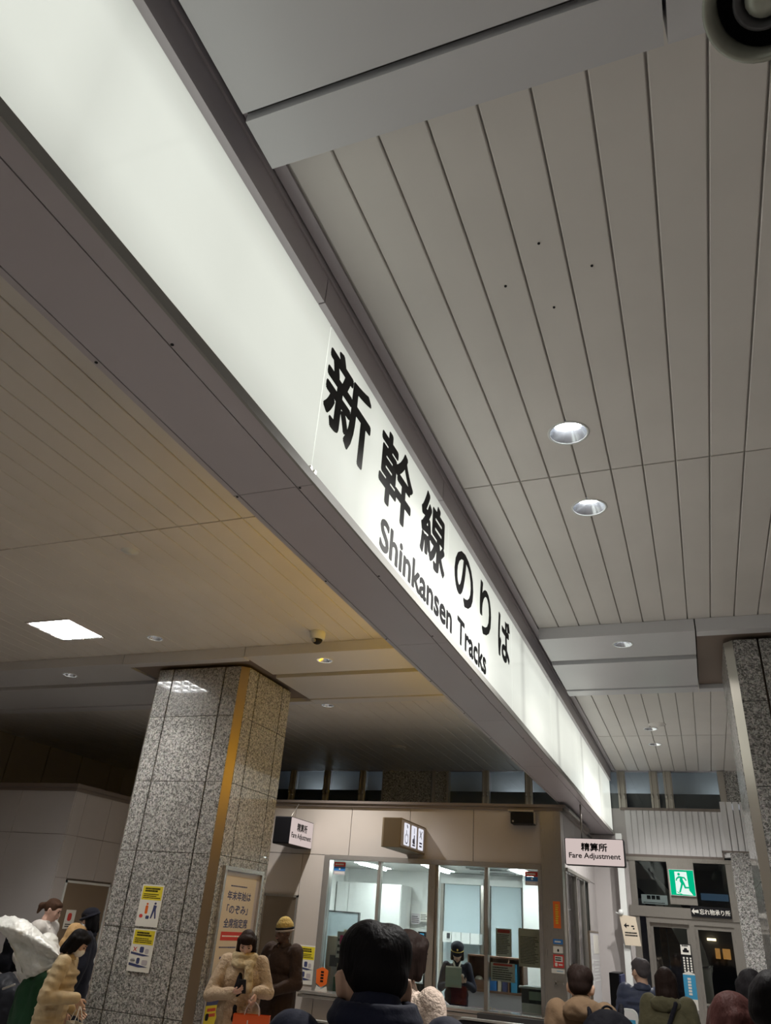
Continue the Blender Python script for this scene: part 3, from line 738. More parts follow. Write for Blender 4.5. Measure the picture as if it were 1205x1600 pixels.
# aimed lamp housing hanging close to the camera at the top right corner
c = at(1200, -12, 'z', 3.75); ax = (Vector((0, 0, CAMZ)) - c).normalized(); ax = (ax + Vector((-0.25, 0.2, -0.1))).normalized()
t = empty('aimed_lamp', (c.x, c.y, c.z-0.1), 'dark round lamp housing with pale hood hanging at the top right corner', 'lamp')
def along(mb, prof, c, ax, n=36):
    a = ax.orthogonal().normalized(); b = ax.cross(a); vs = []
    for (r, h) in prof:
        for i in range(n):
            q = 2*PI*i/n; vs.append(c + ax*h + (a*math.cos(q)+b*math.sin(q))*r)
    m = len(prof)
    return mb.add(vs, [(j*n+i, j*n+(i+1)%n, (j+1)*n+(i+1)%n, (j+1)*n+i) for j in range(m-1) for i in range(n)], True)
M['hood'] = mat('pale_green_grey_hood', (0.33, 0.34, 0.29), 0.35, 0.3)
mb = MB(); along(mb, [(0.0, -0.26), (0.10, -0.25), (0.125, -0.10), (0.13, 0.06), (0.118, 0.062), (0.112, 0.0), (0.10, -0.08), (0.0, -0.09)], c, ax); mb.build('housing', M['hood'], t)
mb = MB(); along(mb, [(0.11, 0.0), (0.108, -0.01), (0.09, -0.06), (0.0, -0.085)], c + ax*0.006, ax); mb.build('baffle', M['black'], t)
mb = MB(); along(mb, [(0.068, -0.06), (0.066, 0.045), (0.056, 0.05), (0.05, 0.02), (0.0, 0.012)], c, ax); mb.build('snoot', M['dark'], t)
mb = MB(); mb.ell(c + ax*0.02, (0.045, 0.045, 0.045)); mb.build('bulb_cap', M['hood'], t)
mb = MB(); mb.cyl(c - ax*0.2 + Vector((0,0,0.02)), (c.x - ax.x*0.2, c.y - ax.y*0.2, CEIL-0.12), 0.016); mb.build('stem', M['hood'], t)

# ============================================================ signs hanging at the office
def fa_sign(t, fr, w, h, th, b=0.012):
    mb = MB(); fr.poly(mb, rrect(0, w, 0, h, 0.02), -th, -0.004); mb.build('case', M['black'], t)
    mb = MB(); fr.poly(mb, rrect(b, w-b, 0.008, h-0.008, 0.012), -0.006, 0.0); mb.build('lit_face', M['fa_face'], t)
    mb = MB(); text(mb, '精算所', fr, w*0.28, w*0.72, h*0.52, h*0.83, 0.0005, 0.0015, 0.0035); mb.build('lettering', M['ink'], t)
    mb = MB(); text(mb, 'Fare Adjustment', fr, w*0.07, w*0.93, h*0.20, h*0.46, 0.0005, 0.0015, 0.002); mb.build('lettering', M['ink'], t)
t = empty('fare_adjustment_sign', (-5.5, 10.45, 2.68), 'lit Fare Adjustment sign jutting from the office front beside the granite column', 'sign', 'Fare Adjustment signs')
fa_sign(t, F_east(-5.36, 10.05, 2.68), 0.73, 0.36, 0.26)
mb = MB(); mb.box(-5.55, -5.45, 10.76, 10.8, 2.74, 2.98); mb.build('bracket', M['dark'], t)
mb = MB(); mb.cyl((-5.52, 10.3, 3.04), (-5.56, 10.6, 3.28), 0.006); mb.build('stay', M['steel'], t)
t = empty('fare_adjustment_sign', (-1.29, 10.92, 2.64), 'lit Fare Adjustment sign facing the camera under the far end of the sign beam', 'sign', 'Fare Adjustment signs')
fa_sign(t, F_south(-1.675, 10.9, 2.643), 0.765, 0.33, 0.14)
mb = MB(); mb.cyl((-1.45, 10.97, 2.97), (-1.45, 10.97, 3.40), 0.012); mb.build('hanger', M['steel'], t)
# three-symbol sign
t = empty('symbol_sign', (-3.72, 10.3, 2.67), 'brown box sign with three lit white symbol plates above the ticket window', 'sign')
fr = F_east(-3.60, 9.78, 2.67); W_, H_ = 1.02, 0.36
mb = MB(); mb.prism([(-3.87, 9.80), (-3.84, 9.78), (-3.60, 9.78), (-3.60, 10.8), (-3.87, 10.8)], 2.67, 3.03); mb.build('case', M['olive'] if 'olive' in M else M['trim'], t, bevel=0.006)
mb = MB(); fr.rect(mb, 0.02, W_-0.02, 0.025, H_-0.02, 0.0, 0.004); mb.build('face', M['case'], t)
for k in range(3):
    a = 0.12 + k*0.29
    mb = MB(); fr.poly(mb, rrect(a, a+0.215, 0.045, 0.315, 0.02), 0.004, 0.007); pl = mb.build('symbol_plate', M['sym_face'], t)
    mb = MB()
    if k == 0:
        fr.poly(mb, [(a+0.09,0.29),(a+0.12,0.25),(a+0.14,0.27),(a+0.11,0.305)], 0.0075, 0.0085)
        for q in range(10):
            t0 = 2*PI*q/12 + 2.2; fr.poly(mb, [(a+0.10+0.055*math.cos(t0), 0.13+0.055*math.sin(t0)), (a+0.10+0.068*math.cos(t0), 0.13+0.068*math.sin(t0)), (a+0.10+0.068*math.cos(t0+0.5), 0.13+0.068*math.sin(t0+0.5)), (a+0.10+0.055*math.cos(t0+0.5), 0.13+0.055*math.sin(t0+0.5))], 0.0075, 0.0085)
        fr.rect(mb, a+0.085, a+0.10, 0.16, 0.23, 0.0075, 0.0085)
    if k == 1:
        fr.rect(mb, a+0.05, a+0.16, 0.065, 0.085, 0.0075, 0.0085); fr.poly(mb, [(a+0.08,0.09),(a+0.15,0.09),(a+0.14,0.15),(a+0.12,0.19),(a+0.09,0.16)], 0.0075, 0.0085)
        fr.poly(mb, rrect(a+0.10, a+0.135, 0.17, 0.205, 0.017), 0.0075, 0.0085); fr.rect(mb, a+0.05, a+0.08, 0.10, 0.15, 0.0075, 0.0085); fr.rect(mb, a+0.105, a+0.12, 0.22, 0.29, 0.0075, 0.0085)
    if k == 2:
        fr.poly(mb, [(a+0.05,0.20),(a+0.06,0.19),(a+0.16,0.28),(a+0.15,0.29)], 0.0075, 0.0085); fr.poly(mb, [(a+0.05,0.27),(a+0.06,0.29),(a+0.15,0.19),(a+0.14,0.18)], 0.0075, 0.0085)
        lines(mb, fr, a+0.05, a+0.17, 0.07, 0.15, 2, 0.5, 0.0075, 0.0085)
    mb.build('symbol', M['navyink'], pl)
# black speaker under the crown trim
t = empty('wall_speaker', (-2.17, 10.66, 3.08), 'small black box speaker under the crown trim at the office corner', 'speaker')
mb = MB(); mb.box(-2.33, -2.02, 10.58, 10.76, 3.09, 3.235); mb.build('cabinet', M['black'], t, bevel=0.01)
mb = MB(); mb.box(-2.36, -2.02, 10.56, 10.79, 3.24, 3.262); mb.box(-2.02,-2.005,10.6,10.76,3.10,3.24); mb.build('bracket', M['steel'], t)
mb = MB(); mb.cyl((-2.295, 10.578, 3.12), (-2.295, 10.574, 3.12), 0.012); mb.build('badge', M['steel'], t)
# short white strip on the crown trim
p = at(888, 1262, 'x', -1.62); q = at(907, 1281, 'x', -1.62)
mb = MB(); mb.box(-1.62, -1.605, p.y, q.y, 3.33, 3.355); mb.build('trim_clip', M['white'], label='short bright strip on the crown trim under the sign beam', cat='strip')

# ============================================================ notices on the granite column
def sheet(name, fr, w, h, m='paper', th=0.003, **kw):
    t = empty(name, fr.p(w/2, 0, 0), **kw)
    mb = MB(); fr.rect(mb, 0, w, 0, h, 0, th); mb.build('sheet', M[m], t); return t
def add(t, name, m, fn):
    mb = MB(); fn(mb); return mb.build(name, M[m], t)
def notice(fr, w, h, lab, kind, group=None, cat='notice'):
    t = sheet('notice', fr, w, h, 'paper', label=lab, cat=cat, group=group)
    add(t, 'yellow_header', 'yellow', lambda mb: fr.rect(mb, w*0.05, w*0.95, h*0.63, h*0.965, 0.003, 0.0038))
    add(t, 'text_lines', 'ink', lambda mb: (lines(mb, fr, w*0.16, w*0.86, h*0.82, h*0.93, 2, 0.75, 0.0038, 0.0045), lines(mb, fr, w*0.12, w*0.9, h*0.66, h*0.79, 3, 0.5, 0.0038, 0.0045)))
    if kind == 0:
        add(t, 'picture', 'navyink', lambda mb: (fr.poly(mb, [(w*.60,h*.20),(w*.66,h*.20),(w*.74,h*.38),(w*.80,h*.20),(w*.86,h*.20),(w*.80,h*.42),(w*.82,h*.50),(w*.68,h*.52),(w*.66,h*.40)], .003,.004), fr.poly(mb, rrect(w*.69,w*.79,h*.53,h*.58,w*.04), .003,.004), fr.poly(mb, rrect(w*.40,w*.55,h*.18,h*.26,w*.03), .003,.004)))
        add(t, 'picture', 'orange', lambda mb: (fr.poly(mb, rrect(w*.32,w*.44,h*.30,h*.50,w*.04), .003,.004), fr.poly(mb, rrect(w*.34,w*.43,h*.51,h*.56,w*.04), .003,.004)))
        add(t, 'mark', 'red', lambda mb: fr.poly(mb, rrect(w*.10,w*.26,h*.20,h*.285,w*.06), .003,.004))
    else:
        add(t, 'picture', 'navyink', lambda mb: (fr.poly(mb, [(w*.05,h*.40),(w*.6,h*.36),(w*.9,h*.38),(w*.6,h*.41),(w*.05,h*.45)], .003,.004), fr.poly(mb, [(w*.05,h*.14),(w*.5,h*.10),(w*.9,h*.12),(w*.5,h*.16),(w*.05,h*.20)], .003,.004), fr.poly(mb, rrect(w*.42,w*.60,h*.44,h*.58,w*.05), .003,.004), fr.poly(mb, rrect(w*.36,w*.50,h*.18,h*.32,w*.05), .003,.004)))
        add(t, 'picture', 'case', lambda mb: (fr.poly(mb, rrect(w*.66,w*.82,h*.42,h*.54,w*.05), .003,.004), fr.poly(mb, rrect(w*.60,w*.85,h*.16,h*.28,w*.05), .003,.004), fr.poly(mb, rrect(w*.08,w*.30,h*.20,h*.30,w*.08), .003,.004)))
        add(t, 'mark', 'red', lambda mb: (fr.poly(mb, [(w*.12,h*.46),(w*.16,h*.46),(w*.30,h*.56),(w*.26,h*.56)], .003,.004), fr.poly(mb, [(w*.26,h*.46),(w*.30,h*.46),(w*.16,h*.56),(w*.12,h*.56)], .003,.004)))
    return t
GN = 'yellow and white safety notices on the column'
notice(F_south(-5.605, 7.345, 1.60), 0.28, 0.39, 'yellow and white notice with a walking figure, upper one on the granite column', 0, GN)
notice(F_south(-5.60, 7.345, 1.20), 0.28, 0.38, 'yellow and white notice with two pictures, lower one on the granite column', 1, GN)
# framed poster on the column's right face
t = empty('framed_poster', (-4.755, 7.94, 1.14), 'tall framed cream poster with navy Japanese lettering on the column side', 'poster')
fr = F_east(-4.758, 0, 0)
mb = MB()
for a0, a1, b0, b1 in ((7.52,7.56,1.13,2.225),(8.32,8.36,1.13,2.225),(7.56,8.32,2.185,2.225),(7.56,8.32,1.13,1.19)): fr.rect(mb, a0, a1, b0, b1, 0, 0.035)
mb.build('frame', M['steelh'], t)
add(t, 'backing', 'case', lambda mb: fr.rect(mb, 7.56, 8.32, 1.19, 2.185, 0, 0.006))
sh = add(t, 'poster_sheet', 'cream', lambda mb: fr.rect(mb, 7.585, 8.25, 1.215, 2.135, 0.006, 0.009))
for s, a0, a1, b0, b1 in (('年末年始は', 7.68, 8.17, 1.905, 1.995), ('「のぞみ」', 7.70, 8.14, 1.775, 1.865), ('全席指定席', 7.68, 8.17, 1.645, 1.735)):
    mb = MB(); text(mb, s, fr, a0, a1, b0, b1, 0.009, 0.010, 0.002); mb.build('lettering', M['navyink'], sh)
add(t, 'red_band', 'red', lambda mb: fr.rect(mb, 7.66, 8.15, 1.53, 1.61, 0.009, 0.010))
add(t, 'band_text', 'paper', lambda mb: lines(mb, fr, 7.69, 8.12, 1.555, 1.585, 1, 0.4, 0.010, 0.0108, 0.05))
add(t, 'small_print', 'navyink', lambda mb: (lines(mb, fr, 7.72, 8.15, 2.035, 2.05, 1, 0.8, 0.009, 0.0098), lines(mb, fr, 7.66, 8.1, 1.46, 1.475, 1, 0.8, 0.009, 0.0098), lines(mb, fr, 7.70, 7.86, 1.36, 1.385, 1, 0.9, 0.009, 0.0098), lines(mb, fr, 7.72, 7.84, 1.255, 1.275, 1, 0.8, 0.009, 0.0098)))
t = empty('flyer_board', (-4.755, 7.72, 0.60), 'small yellow flyer with dark blue header low on the column side', 'notice'); 
add(t, 'board', 'case', lambda mb: fr.rect(mb, 7.56, 8.0, 0.45, 1.10, 0, 0.01))
add(t, 'flyer', 'yellow', lambda mb: fr.rect(mb, 7.585, 7.85, 0.55, 1.045, 0.01, 0.013))
add(t, 'header', 'navyink', lambda mb: (fr.rect(mb, 7.585, 7.85, 0.965, 1.04, 0.013, 0.0138)))
add(t, 'text_lines', 'red', lambda mb: (lines(mb, fr, 7.62, 7.82, 0.86, 0.95, 2, 0.6, 0.013, 0.0138), fr.poly(mb, rrect(7.65, 7.72, 0.68, 0.80, 0.02), 0.013, 0.0138)))
add(t, 'picture', 'ink', lambda mb: (fr.poly(mb, rrect(7.60, 7.66, 0.84, 0.90, 0.02), 0.0138, 0.0145), fr.poly(mb, rrect(7.75, 7.82, 0.72, 0.80, 0.02), 0.0138, 0.0145)))

# ============================================================ notices and stickers on the office front
fr = F_south(0, YO-0.001, 0)
t = notice(F_south(-5.40, YO-0.004, 1.0), 0.27, 0.46, 'yellow and white notice on the office wall behind the man in the beanie', 1)
def corner_sticker(x, lab):
    f = F_south(x, YO+0.038, 2.37); t = empty('window_sticker', f.p(0.09, 0), lab, 'sticker', 'security stickers in the window corners')
    add(t, 'red_band', 'red', lambda mb: f.rect(mb, 0, 0.18, 0.105, 0.165, 0, 0.001)); add(t, 'blue_band', 'blue', lambda mb: f.rect(mb, 0, 0.18, 0.05, 0.104, 0, 0.001)); add(t, 'grey_band', 'case', lambda mb: f.rect(mb, 0, 0.18, 0, 0.049, 0, 0.001))
    add(t, 'text_lines', 'paper', lambda mb: (lines(mb, f, 0.02, 0.17, 0.12, 0.15, 1, 0.7, 0.001, 0.0016), lines(mb, f, 0.02, 0.17, 0.012, 0.038, 1, 0.7, 0.001, 0.0016), f.poly(mb, rrect(0.08, 0.105, 0.065, 0.09, 0.01), 0.001, 0.0016)))
corner_sticker(-4.99, 'red, blue and grey sticker in the upper left corner of the office window')
corner_sticker(-2.20, 'red, blue and grey sticker in the upper right corner of the office window')
# orange hanging pennant at the counter
f = F_south(-5.07, YO-0.045, 0.99); t = empty('pennant', f.p(0.09, 0), 'small orange hexagonal pennant with dark writing at the left end of the counter', 'sign')
add(t, 'sheet', 'orange', lambda mb: f.poly(mb, [(0.09,0.0),(0.17,0.045),(0.18,0.20),(0.09,0.235),(0.0,0.20),(0.01,0.045)], 0, 0.004))
add(t, 'text_lines', 'ink', lambda mb: [f.rect(mb, 0.07, 0.115, 0.06+0.035*k, 0.083+0.035*k, 0.004, 0.005) for k in range(4)])
add(t, 'foot', 'paper', lambda mb: f.poly(mb, [(0.0,-0.04),(0.18,-0.04),(0.17,0.02),(0.09,-0.02),(0.02,0.02)], -0.002, 0.002))
# stickers on the steel corner post
def post_sheet(px0, py0, px1, py1, m, lab, nm='sticker'):
    a = at(px0, py0, 'y', YO-0.022); b = at(px1, py1, 'y', YO-0.022)
    f = F_south(a.x, YO-0.0225, b.z); t = empty(nm, f.p((b.x-a.x)/2, 0), lab, 'sticker'); w, h = b.x-a.x, a.z-b.z
    add(t, 'sheet', m, lambda mb: f.rect(mb, 0, w, 0, h, 0, 0.002)); return t, f, w, h
t, f, w, h = post_sheet(864, 1408, 877, 1451, 'orange', 'tall orange sticker with pale writing on the steel corner post'); add(t, 'text_lines', 'yellow', lambda mb: lines(mb, f, w*.3, w*.75, h*.15, h*.9, 9, 0.6, 0.002, 0.003))
t, f, w, h = post_sheet(864.5, 1467, 880, 1476, 'blue', 'blue sticker on the steel corner post above the white one'); add(t, 'text_lines', 'paper', lambda mb: lines(mb, f, w*.15, w*.9, h*.3, h*.7, 1, 0.8, 0.002, 0.003))
t, f, w, h = post_sheet(864.5, 1478, 880, 1490, 'paper', 'white sticker with a small dark mark on the steel corner post'); add(t, 'mark', 'ink', lambda mb: f.poly(mb, rrect(w*.42, w*.6, h*.2, h*.6, w*.06), 0.002, 0.003))
t, f, w, h = post_sheet(864.5, 1491, 882, 1513, 'red', 'red sticker with a white block of writing on the steel corner post'); add(t, 'white_block', 'paper', lambda mb: f.rect(mb, w*.15, w*.88, h*.45, h*.88, 0.002, 0.003)); add(t, 'text_lines', 'ink', lambda mb: lines(mb, f, w*.2, w*.85, h*.5, h*.84, 2, 0.6, 0.003, 0.004)); add(t, 'mark', 'paper', lambda mb: (f.poly(mb, rrect(w*.15, w*.38, h*.1, h*.38, w*.08), 0.002, 0.003), lines(mb, f, w*.5, w*.9, h*.15, h*.32, 1, 0.7, 0.002, 0.003)))
t, f, w, h = post_sheet(862, 1513, 883, 1522, 'paper', 'plain white sticker lowest on the steel corner post'); add(t, 'text_lines', 'skyblue', lambda mb: lines(mb, f, w*.4, w*.9, h*.4, h*.6, 1, 0.7, 0.002, 0.003))
a = at(872, 1537, 'y', YO-0.03); mb = MB(); mb.cyl((a.x-0.04, YO-0.02, a.z), (a.x-0.04, YO-0.05, a.z), 0.028); mb.box(a.x-0.03, a.x+0.07, YO-0.05, YO-0.035, a.z-0.01, a.z+0.012); mb.build('lock_lever', M['steel'], label='chrome lock lever on the steel corner post', cat='lock')

# ============================================================ inside the fare office
for i, (x, y) in enumerate(OFFICE_TUBES):
    t = empty('tube_light', (x, y, 2.60), ['long fluorescent ceiling light in the office, leftmost of three','long fluorescent ceiling light in the office, middle of three','long fluorescent ceiling light in the office, rightmost of three'][i], 'ceiling light', 'office ceiling lights')
    mb = MB(); mb.box(x-0.13, x+0.13, y-0.64, y+0.64, 2.655, 2.68); mb.build('housing', M['white'], t)
    mb = MB(); mb.cyl((x, y-0.6, 2.635), (x, y+0.6, 2.635), 0.02); mb.build('tube', M['tube'], t); mb = MB(); mb.box(x-0.10, x+0.10, y-0.6, y+0.6, 2.648, 2.654); mb.build('tube', M['tube'], t)
YI = 14.30
def back_panel(px0, py0, px1, py1, y, th, m, name, lab, cat, foot=None):
    a = at(px0, py0, 'y', y); b = at(px1, py1, 'y', y); z0 = b.z if foot is None else foot
    mb = MB(); mb.box(a.x, b.x, y, y+th, z0, a.z); return mb.build(name, M[m], bevel=0.006, label=lab, cat=cat), a, b
def interior(name, lab, cat, parts, loc, group=None):
    t = empty(name, loc, lab, cat, group)
    for nm, m, fn in parts: add(t, nm, m, fn)
    return t
# tall cupboards at the left, roller blinds and column at the right
a = at(524,1384,'y',14.0); b = at(632,1400,'y',14.0)
xl, xr = a.x, b.x
interior('tall_cupboard', 'tall white cupboard with flat doors against the office back wall on the left', 'cupboard', [
    ('body', 'office', lambda mb: mb.box(-6.28, xr, 13.85, 14.38, 0.0, 2.42)),
    ('door', 'office', lambda mb: mb.box(-6.26, xl+0.35, 13.83, 13.85, 0.05, 2.40)),
    ('door', 'office', lambda mb: mb.box(xl+0.36, xr-0.42, 13.83, 13.85, 0.05, 2.40)),
    ('door', 'office', lambda mb: mb.box(xr-0.41, xr-0.01, 13.83, 13.85, 0.05, 2.40)),
    ('handle', 'dark', lambda mb: mb.box(xr-0.36, xr-0.28, 13.81, 13.83, 1.35, 1.37))], ((xl+xr)/2, 14.1, 0))
a = at(498,1421,'y',13.3); b = at(561,1425,'y',13.3)
interior('partition_screen', 'pale blue partition screen with dark top rail at the left of the office', 'screen', [
    ('panel', 'blind', lambda mb: mb.box(a.x-0.1, b.x, 13.28, 13.32, 0, a.z-0.02)), ('top_rail', 'dark', lambda mb: mb.box(a.x-0.1, b.x+0.02, 13.27, 13.33, a.z-0.02, a.z)), ('post', 'dark', lambda mb: mb.box(b.x, b.x+0.02, 13.27, 13.33, 0, a.z-0.02))], ((a.x+b.x)/2, 13.3, 0))
def blind(px0, px1, pyb, lab):
    a = at(px0,1385,'y',YI-0.1); b = at(px1,1385,'y',YI-0.1); z = at(px0,pyb,'y',YI-0.1).z
    interior('window_blind', lab, 'blind', [('fabric', 'blind', lambda mb: mb.box(a.x+0.02, b.x-0.02, YI-0.1, YI-0.08, max(z,0.2), 2.5)), ('side_channel', 'steel', lambda mb: mb.box(a.x-0.05, a.x, YI-0.12, YI-0.06, 0.2, 2.55)), ('side_channel', 'steel', lambda mb: mb.box(b.x, b.x+0.05, YI-0.12, YI-0.06, 0.2, 2.55)), ('cassette', 'white', lambda mb: mb.box(a.x-0.05, b.x+0.05, YI-0.14, YI-0.04, 2.5, 2.6))], ((a.x+b.x)/2, YI-0.1, 0.2), 'roller blinds in the office')
blind(694, 752, 1600, 'pale blue roller blind behind the officer'); blind(766, 816, 1600, 'pale blue roller blind behind the red headed notice')
a = at(695,1455,'y',YI-0.3); b = at(752,1470,'y',YI-0.3)
interior('air_duct', 'white wall duct with joints behind the officer', 'duct', [('duct', 'white', lambda mb: [mb.box(a.x+(b.x-a.x)*k/4+0.004, a.x+(b.x-a.x)*(k+1)/4-0.004, YI-0.42, YI-0.2, b.z-0.06, a.z) for k in range(4)]), ('clamp', 'dark', lambda mb: mb.box(a.x+0.08, a.x+0.13, YI-0.44, YI-0.42, b.z, a.z-0.02))], ((a.x+b.x)/2, YI-0.3, b.z))
a = at(819,1385,'y',13.9); b = at(846,1385,'y',13.9)
mb = MB(); mb.box(a.x, -1.78, 13.8, 14.3, 0, 2.68); mb.build('inner_column', M['office'], label='white square column at the right end of the office', cat='column')
# air conditioner in the ceiling
a = at(685,1361,'y',13.0); b = at(755,1368,'y',13.0)
interior('ceiling_air_conditioner', 'white ceiling air conditioner with dark slots in the office', 'air conditioner', [('body', 'white', lambda mb: mb.box(-3.45, -2.75, 12.4, 13.2, 2.64, 2.68)), ('slot', 'dark', lambda mb: mb.box(-3.40, -2.80, 12.44, 12.50, 2.632, 2.64)), ('slot', 'dark', lambda mb: mb.box(-3.40, -2.80, 13.1, 13.16, 2.632, 2.64))], (-3.1, 12.8, 2.64))
# desks
interior('office_desk', 'grey office desk behind the left half of the ticket window', 'desk', [('desk_top', 'white', lambda mb: mb.box(-5.0, -3.9, 11.5, 12.1, 0.78, 0.81)), ('panel', 'case', lambda mb: mb.box(-4.98, -3.92, 11.52, 11.55, 0.02, 0.78)), ('panel', 'case', lambda mb: mb.box(-4.98, -4.95, 11.55, 12.08, 0.0, 0.78)), ('panel', 'case', lambda mb: mb.box(-3.95, -3.92, 11.55, 12.08, 0.0, 0.78))], (-4.3, 11.8, 0))
interior('office_desk', 'grey office desk behind the right half of the ticket window', 'desk', [('desk_top', 'white', lambda mb: mb.box(-3.1, -1.95, 11.0, 11.55, 0.78, 0.81)), ('panel', 'case', lambda mb: mb.box(-3.08, -1.97, 11.02, 11.05, 0.02, 0.78)), ('panel', 'case', lambda mb: mb.box(-3.08, -3.05, 11.05, 11.53, 0.0, 0.78)), ('panel', 'case', lambda mb: mb.box(-2.0, -1.97, 11.05, 11.53, 0.0, 0.78))], (-2.5, 11.3, 0))
def wallnote(px0, py0, px1, py1, y, m, lab, head=None, n=8, cat='notice', nm='notice', inkm='ink'):
    a = at(px0,py0,'y',y); b = at(px1,py1,'y',y); f = F_south(a.x, y, b.z); w, h = b.x-a.x, a.z-b.z
    t = sheet(nm, f, w, h, m, label=lab, cat=cat)
    if head: add(t, 'heading', head, lambda mb: f.poly(mb, rrect(w*.1, w*.9, h*.84, h*.96, h*.05), .003, .004))
    add(t, 'text_lines', inkm, lambda mb: lines(mb, f, w*.08, w*.92, h*.08, h*.80, n, 0.45, .003, .004)); return t
wallnote(775,1450,800,1496, 11.15, 'paper', 'white notice with a red oval heading hung inside the right window pane', 'red', 12)
wallnote(810,1450,846,1513, 11.12, 'cream', 'large grey timetable sheet at the right end of the window', None, 18)
wallnote(767,1503,805,1536, 11.10, 'paper', 'white notice with a small red heading taped over the wooden shelf', 'red', 6)
wallnote(643,1427,656,1444, 14.28, 'case', 'grey notice on the office back wall', None, 4)
wallnote(657,1425,668,1440, 14.28, 'paper', 'white notice beside the grey one on the office back wall', None, 4)
t = wallnote(528,1455,546,1498, 11.6, 'paper', 'white and pink vertical sign standing on the left desk', None, 3); 
a = at(532,1461,'y',11.59); b = at(541,1476,'y',11.59); f = F_south(a.x, 11.59, b.z); M['pink'] = mat('pink_print', (0.80, 0.05, 0.25), 0.5); add(t, 'pink_block', 'pink', lambda mb: f.rect(mb, 0, b.x-a.x, 0, a.z-b.z, 0, 0.004))
wallnote(527,1505,550,1527, 11.35, 'cream', 'cream notice with bold black lines taped low in the left window pane', None, 3)
a = at(525,1460,'y',12.0); b = at(560,1505,'y',12.0)
interior('file_box', 'beige file box on the left office desk', 'box', [('box', 'cream', lambda mb: mb.box(a.x, a.x+0.18, 11.7, 12.0, 0.81, a.z-0.02))], (a.x+0.1, 11.85, 0.81))
a = at(550,1453,'y',12.05)
interior('file_box', 'taller beige file box on the left office desk beside the pink sign', 'box', [('box', 'cream', lambda mb: mb.box(a.x, a.x+0.35, 11.75, 12.05, 0.81, a.z))], (a.x+0.15, 11.9, 0.81))
a = at(524,1497,'y',11.62)
interior('desk_monitor', 'small dark tablet screen on the left office desk', 'screen', [('screen', 'dark', lambda mb: mb.box(a.x-0.08, a.x+0.08, 11.6, 11.63, 1.20, 1.34)), ('stand', 'white', lambda mb: mb.box(a.x-0.05, a.x+0.05, 11.6, 11.68, 0.81, 1.20))], (a.x, 11.62, 0.81))
M['green'] = mat('dark_green_files', (0.05, 0.16, 0.09), 0.6)
a = at(527,1530,'y',11.7)
for k, dx in enumerate((0.02, 0.10, 0.18)):
    interior('file_folder', ['dark green file folder on the left desk, leftmost of three', 'dark green file folder on the left desk, middle of three', 'dark green file folder on the left desk, rightmost of three'][k], 'folder', [('cover', 'green', lambda mb: mb.box(a.x+dx, a.x+dx+0.06, 11.52, 11.58, 0.81, 1.08))], (a.x+dx+0.03, 11.55, 0.81), 'green folders on the left desk')
a = at(660,1462,'y',14.25)
interior('wall_intercom', 'small square intercom with a blue screen on the office back wall', 'intercom', [('case', 'black', lambda mb: mb.box(a.x-0.07, a.x+0.07, 14.22, 14.28, a.z-0.06, a.z+0.06)), ('screen', 'skyblue', lambda mb: mb.box(a.x-0.035, a.x+0.04, 14.215, 14.22, a.z-0.03, a.z+0.035))], (a.x, 14.25, a.z-0.06))
# wooden pigeonhole shelf with boxes, files and a box of tissues
a = at(735,1494,'y',12.9); b = at(822,1548,'y',12.9)
z0, z1, x0, x1 = at(780,1548,'y',12.9).z, at(780,1497,'y',12.9).z, a.x, b.x
def shelf(mb):
    mb.box(x0, x1, 12.75, 13.05, z0-0.03, z0); mb.box(x0, x1, 12.75, 13.05, z1, z1+0.02); mb.box(x0, x1, 13.03, 13.05, z0, z1)
    for q in (x0, x0+0.30, x0+0.62, x1-0.02): mb.box(q, q+0.02, 12.75, 13.05, z0, z1)
interior('wooden_shelf', 'brown wooden pigeonhole shelf standing behind the right window panes', 'shelf', [('carcass', 'wood', shelf), ('cabinet', 'case', lambda mb: mb.box(x0, x1, 12.76, 13.05, 0, z0-0.03))], ((x0+x1)/2, 12.9, 0))
interior('tissue_box', 'small brown box with white tissue in the wooden shelf', 'box', [('box', 'wood', lambda mb: mb.box(x0+0.05, x0+0.25, 12.78, 12.95, z0, z0+0.12)), ('tissue', 'paper', lambda mb: mb.ell((x0+0.15, 12.86, z0+0.13), (0.06, 0.04, 0.04)))], (x0+0.15, 12.86, z0))
for k, (dx, w, hh, m, lab) in enumerate(((0.34,0.10,0.16,'blue','blue binder in the wooden shelf, left end of the row'), (0.46,0.05,0.15,'cream','cream binder in the wooden shelf'), (0.53,0.08,0.14,'navyink','navy binder in the wooden shelf'), (0.66,0.09,0.36,'skyblue','tall pale blue binder at the right of the wooden shelf'))):
    interior('binder', lab, 'binder', [('cover', m, lambda mb: mb.box(x0+dx, x0+dx+w, 12.77, 12.98, z0, min(z0+hh, z1-0.01)))], (x0+dx, 12.85, z0), 'binders in the wooden shelf')
None if True else interior('orange_tray', 'orange tray below the wooden shelf', 'tray', [('tray', 'orangewood', lambda mb: mb.box(x0-0.1, x0+0.35, 12.5, 12.75, 0.62, 0.80))], (x0+0.1, 12.6, 0.62))
a = at(762,1562,'y',11.3)
interior('small_card_stand', 'small white card stand with ornaments on the right desk', 'card', [('card', 'paper', lambda mb: mb.box(a.x, a.x+0.16, 11.28, 11.31, 0.81, 0.90)), ('ornament', 'cream', lambda mb: (mb.ell((a.x+0.04, 11.3, 0.925), (0.018,0.018,0.025)), mb.ell((a.x+0.09, 11.3, 0.92), (0.018,0.018,0.02))))], (a.x+0.08, 11.3, 0.81))
a = at(830,1520,'y',11.35)
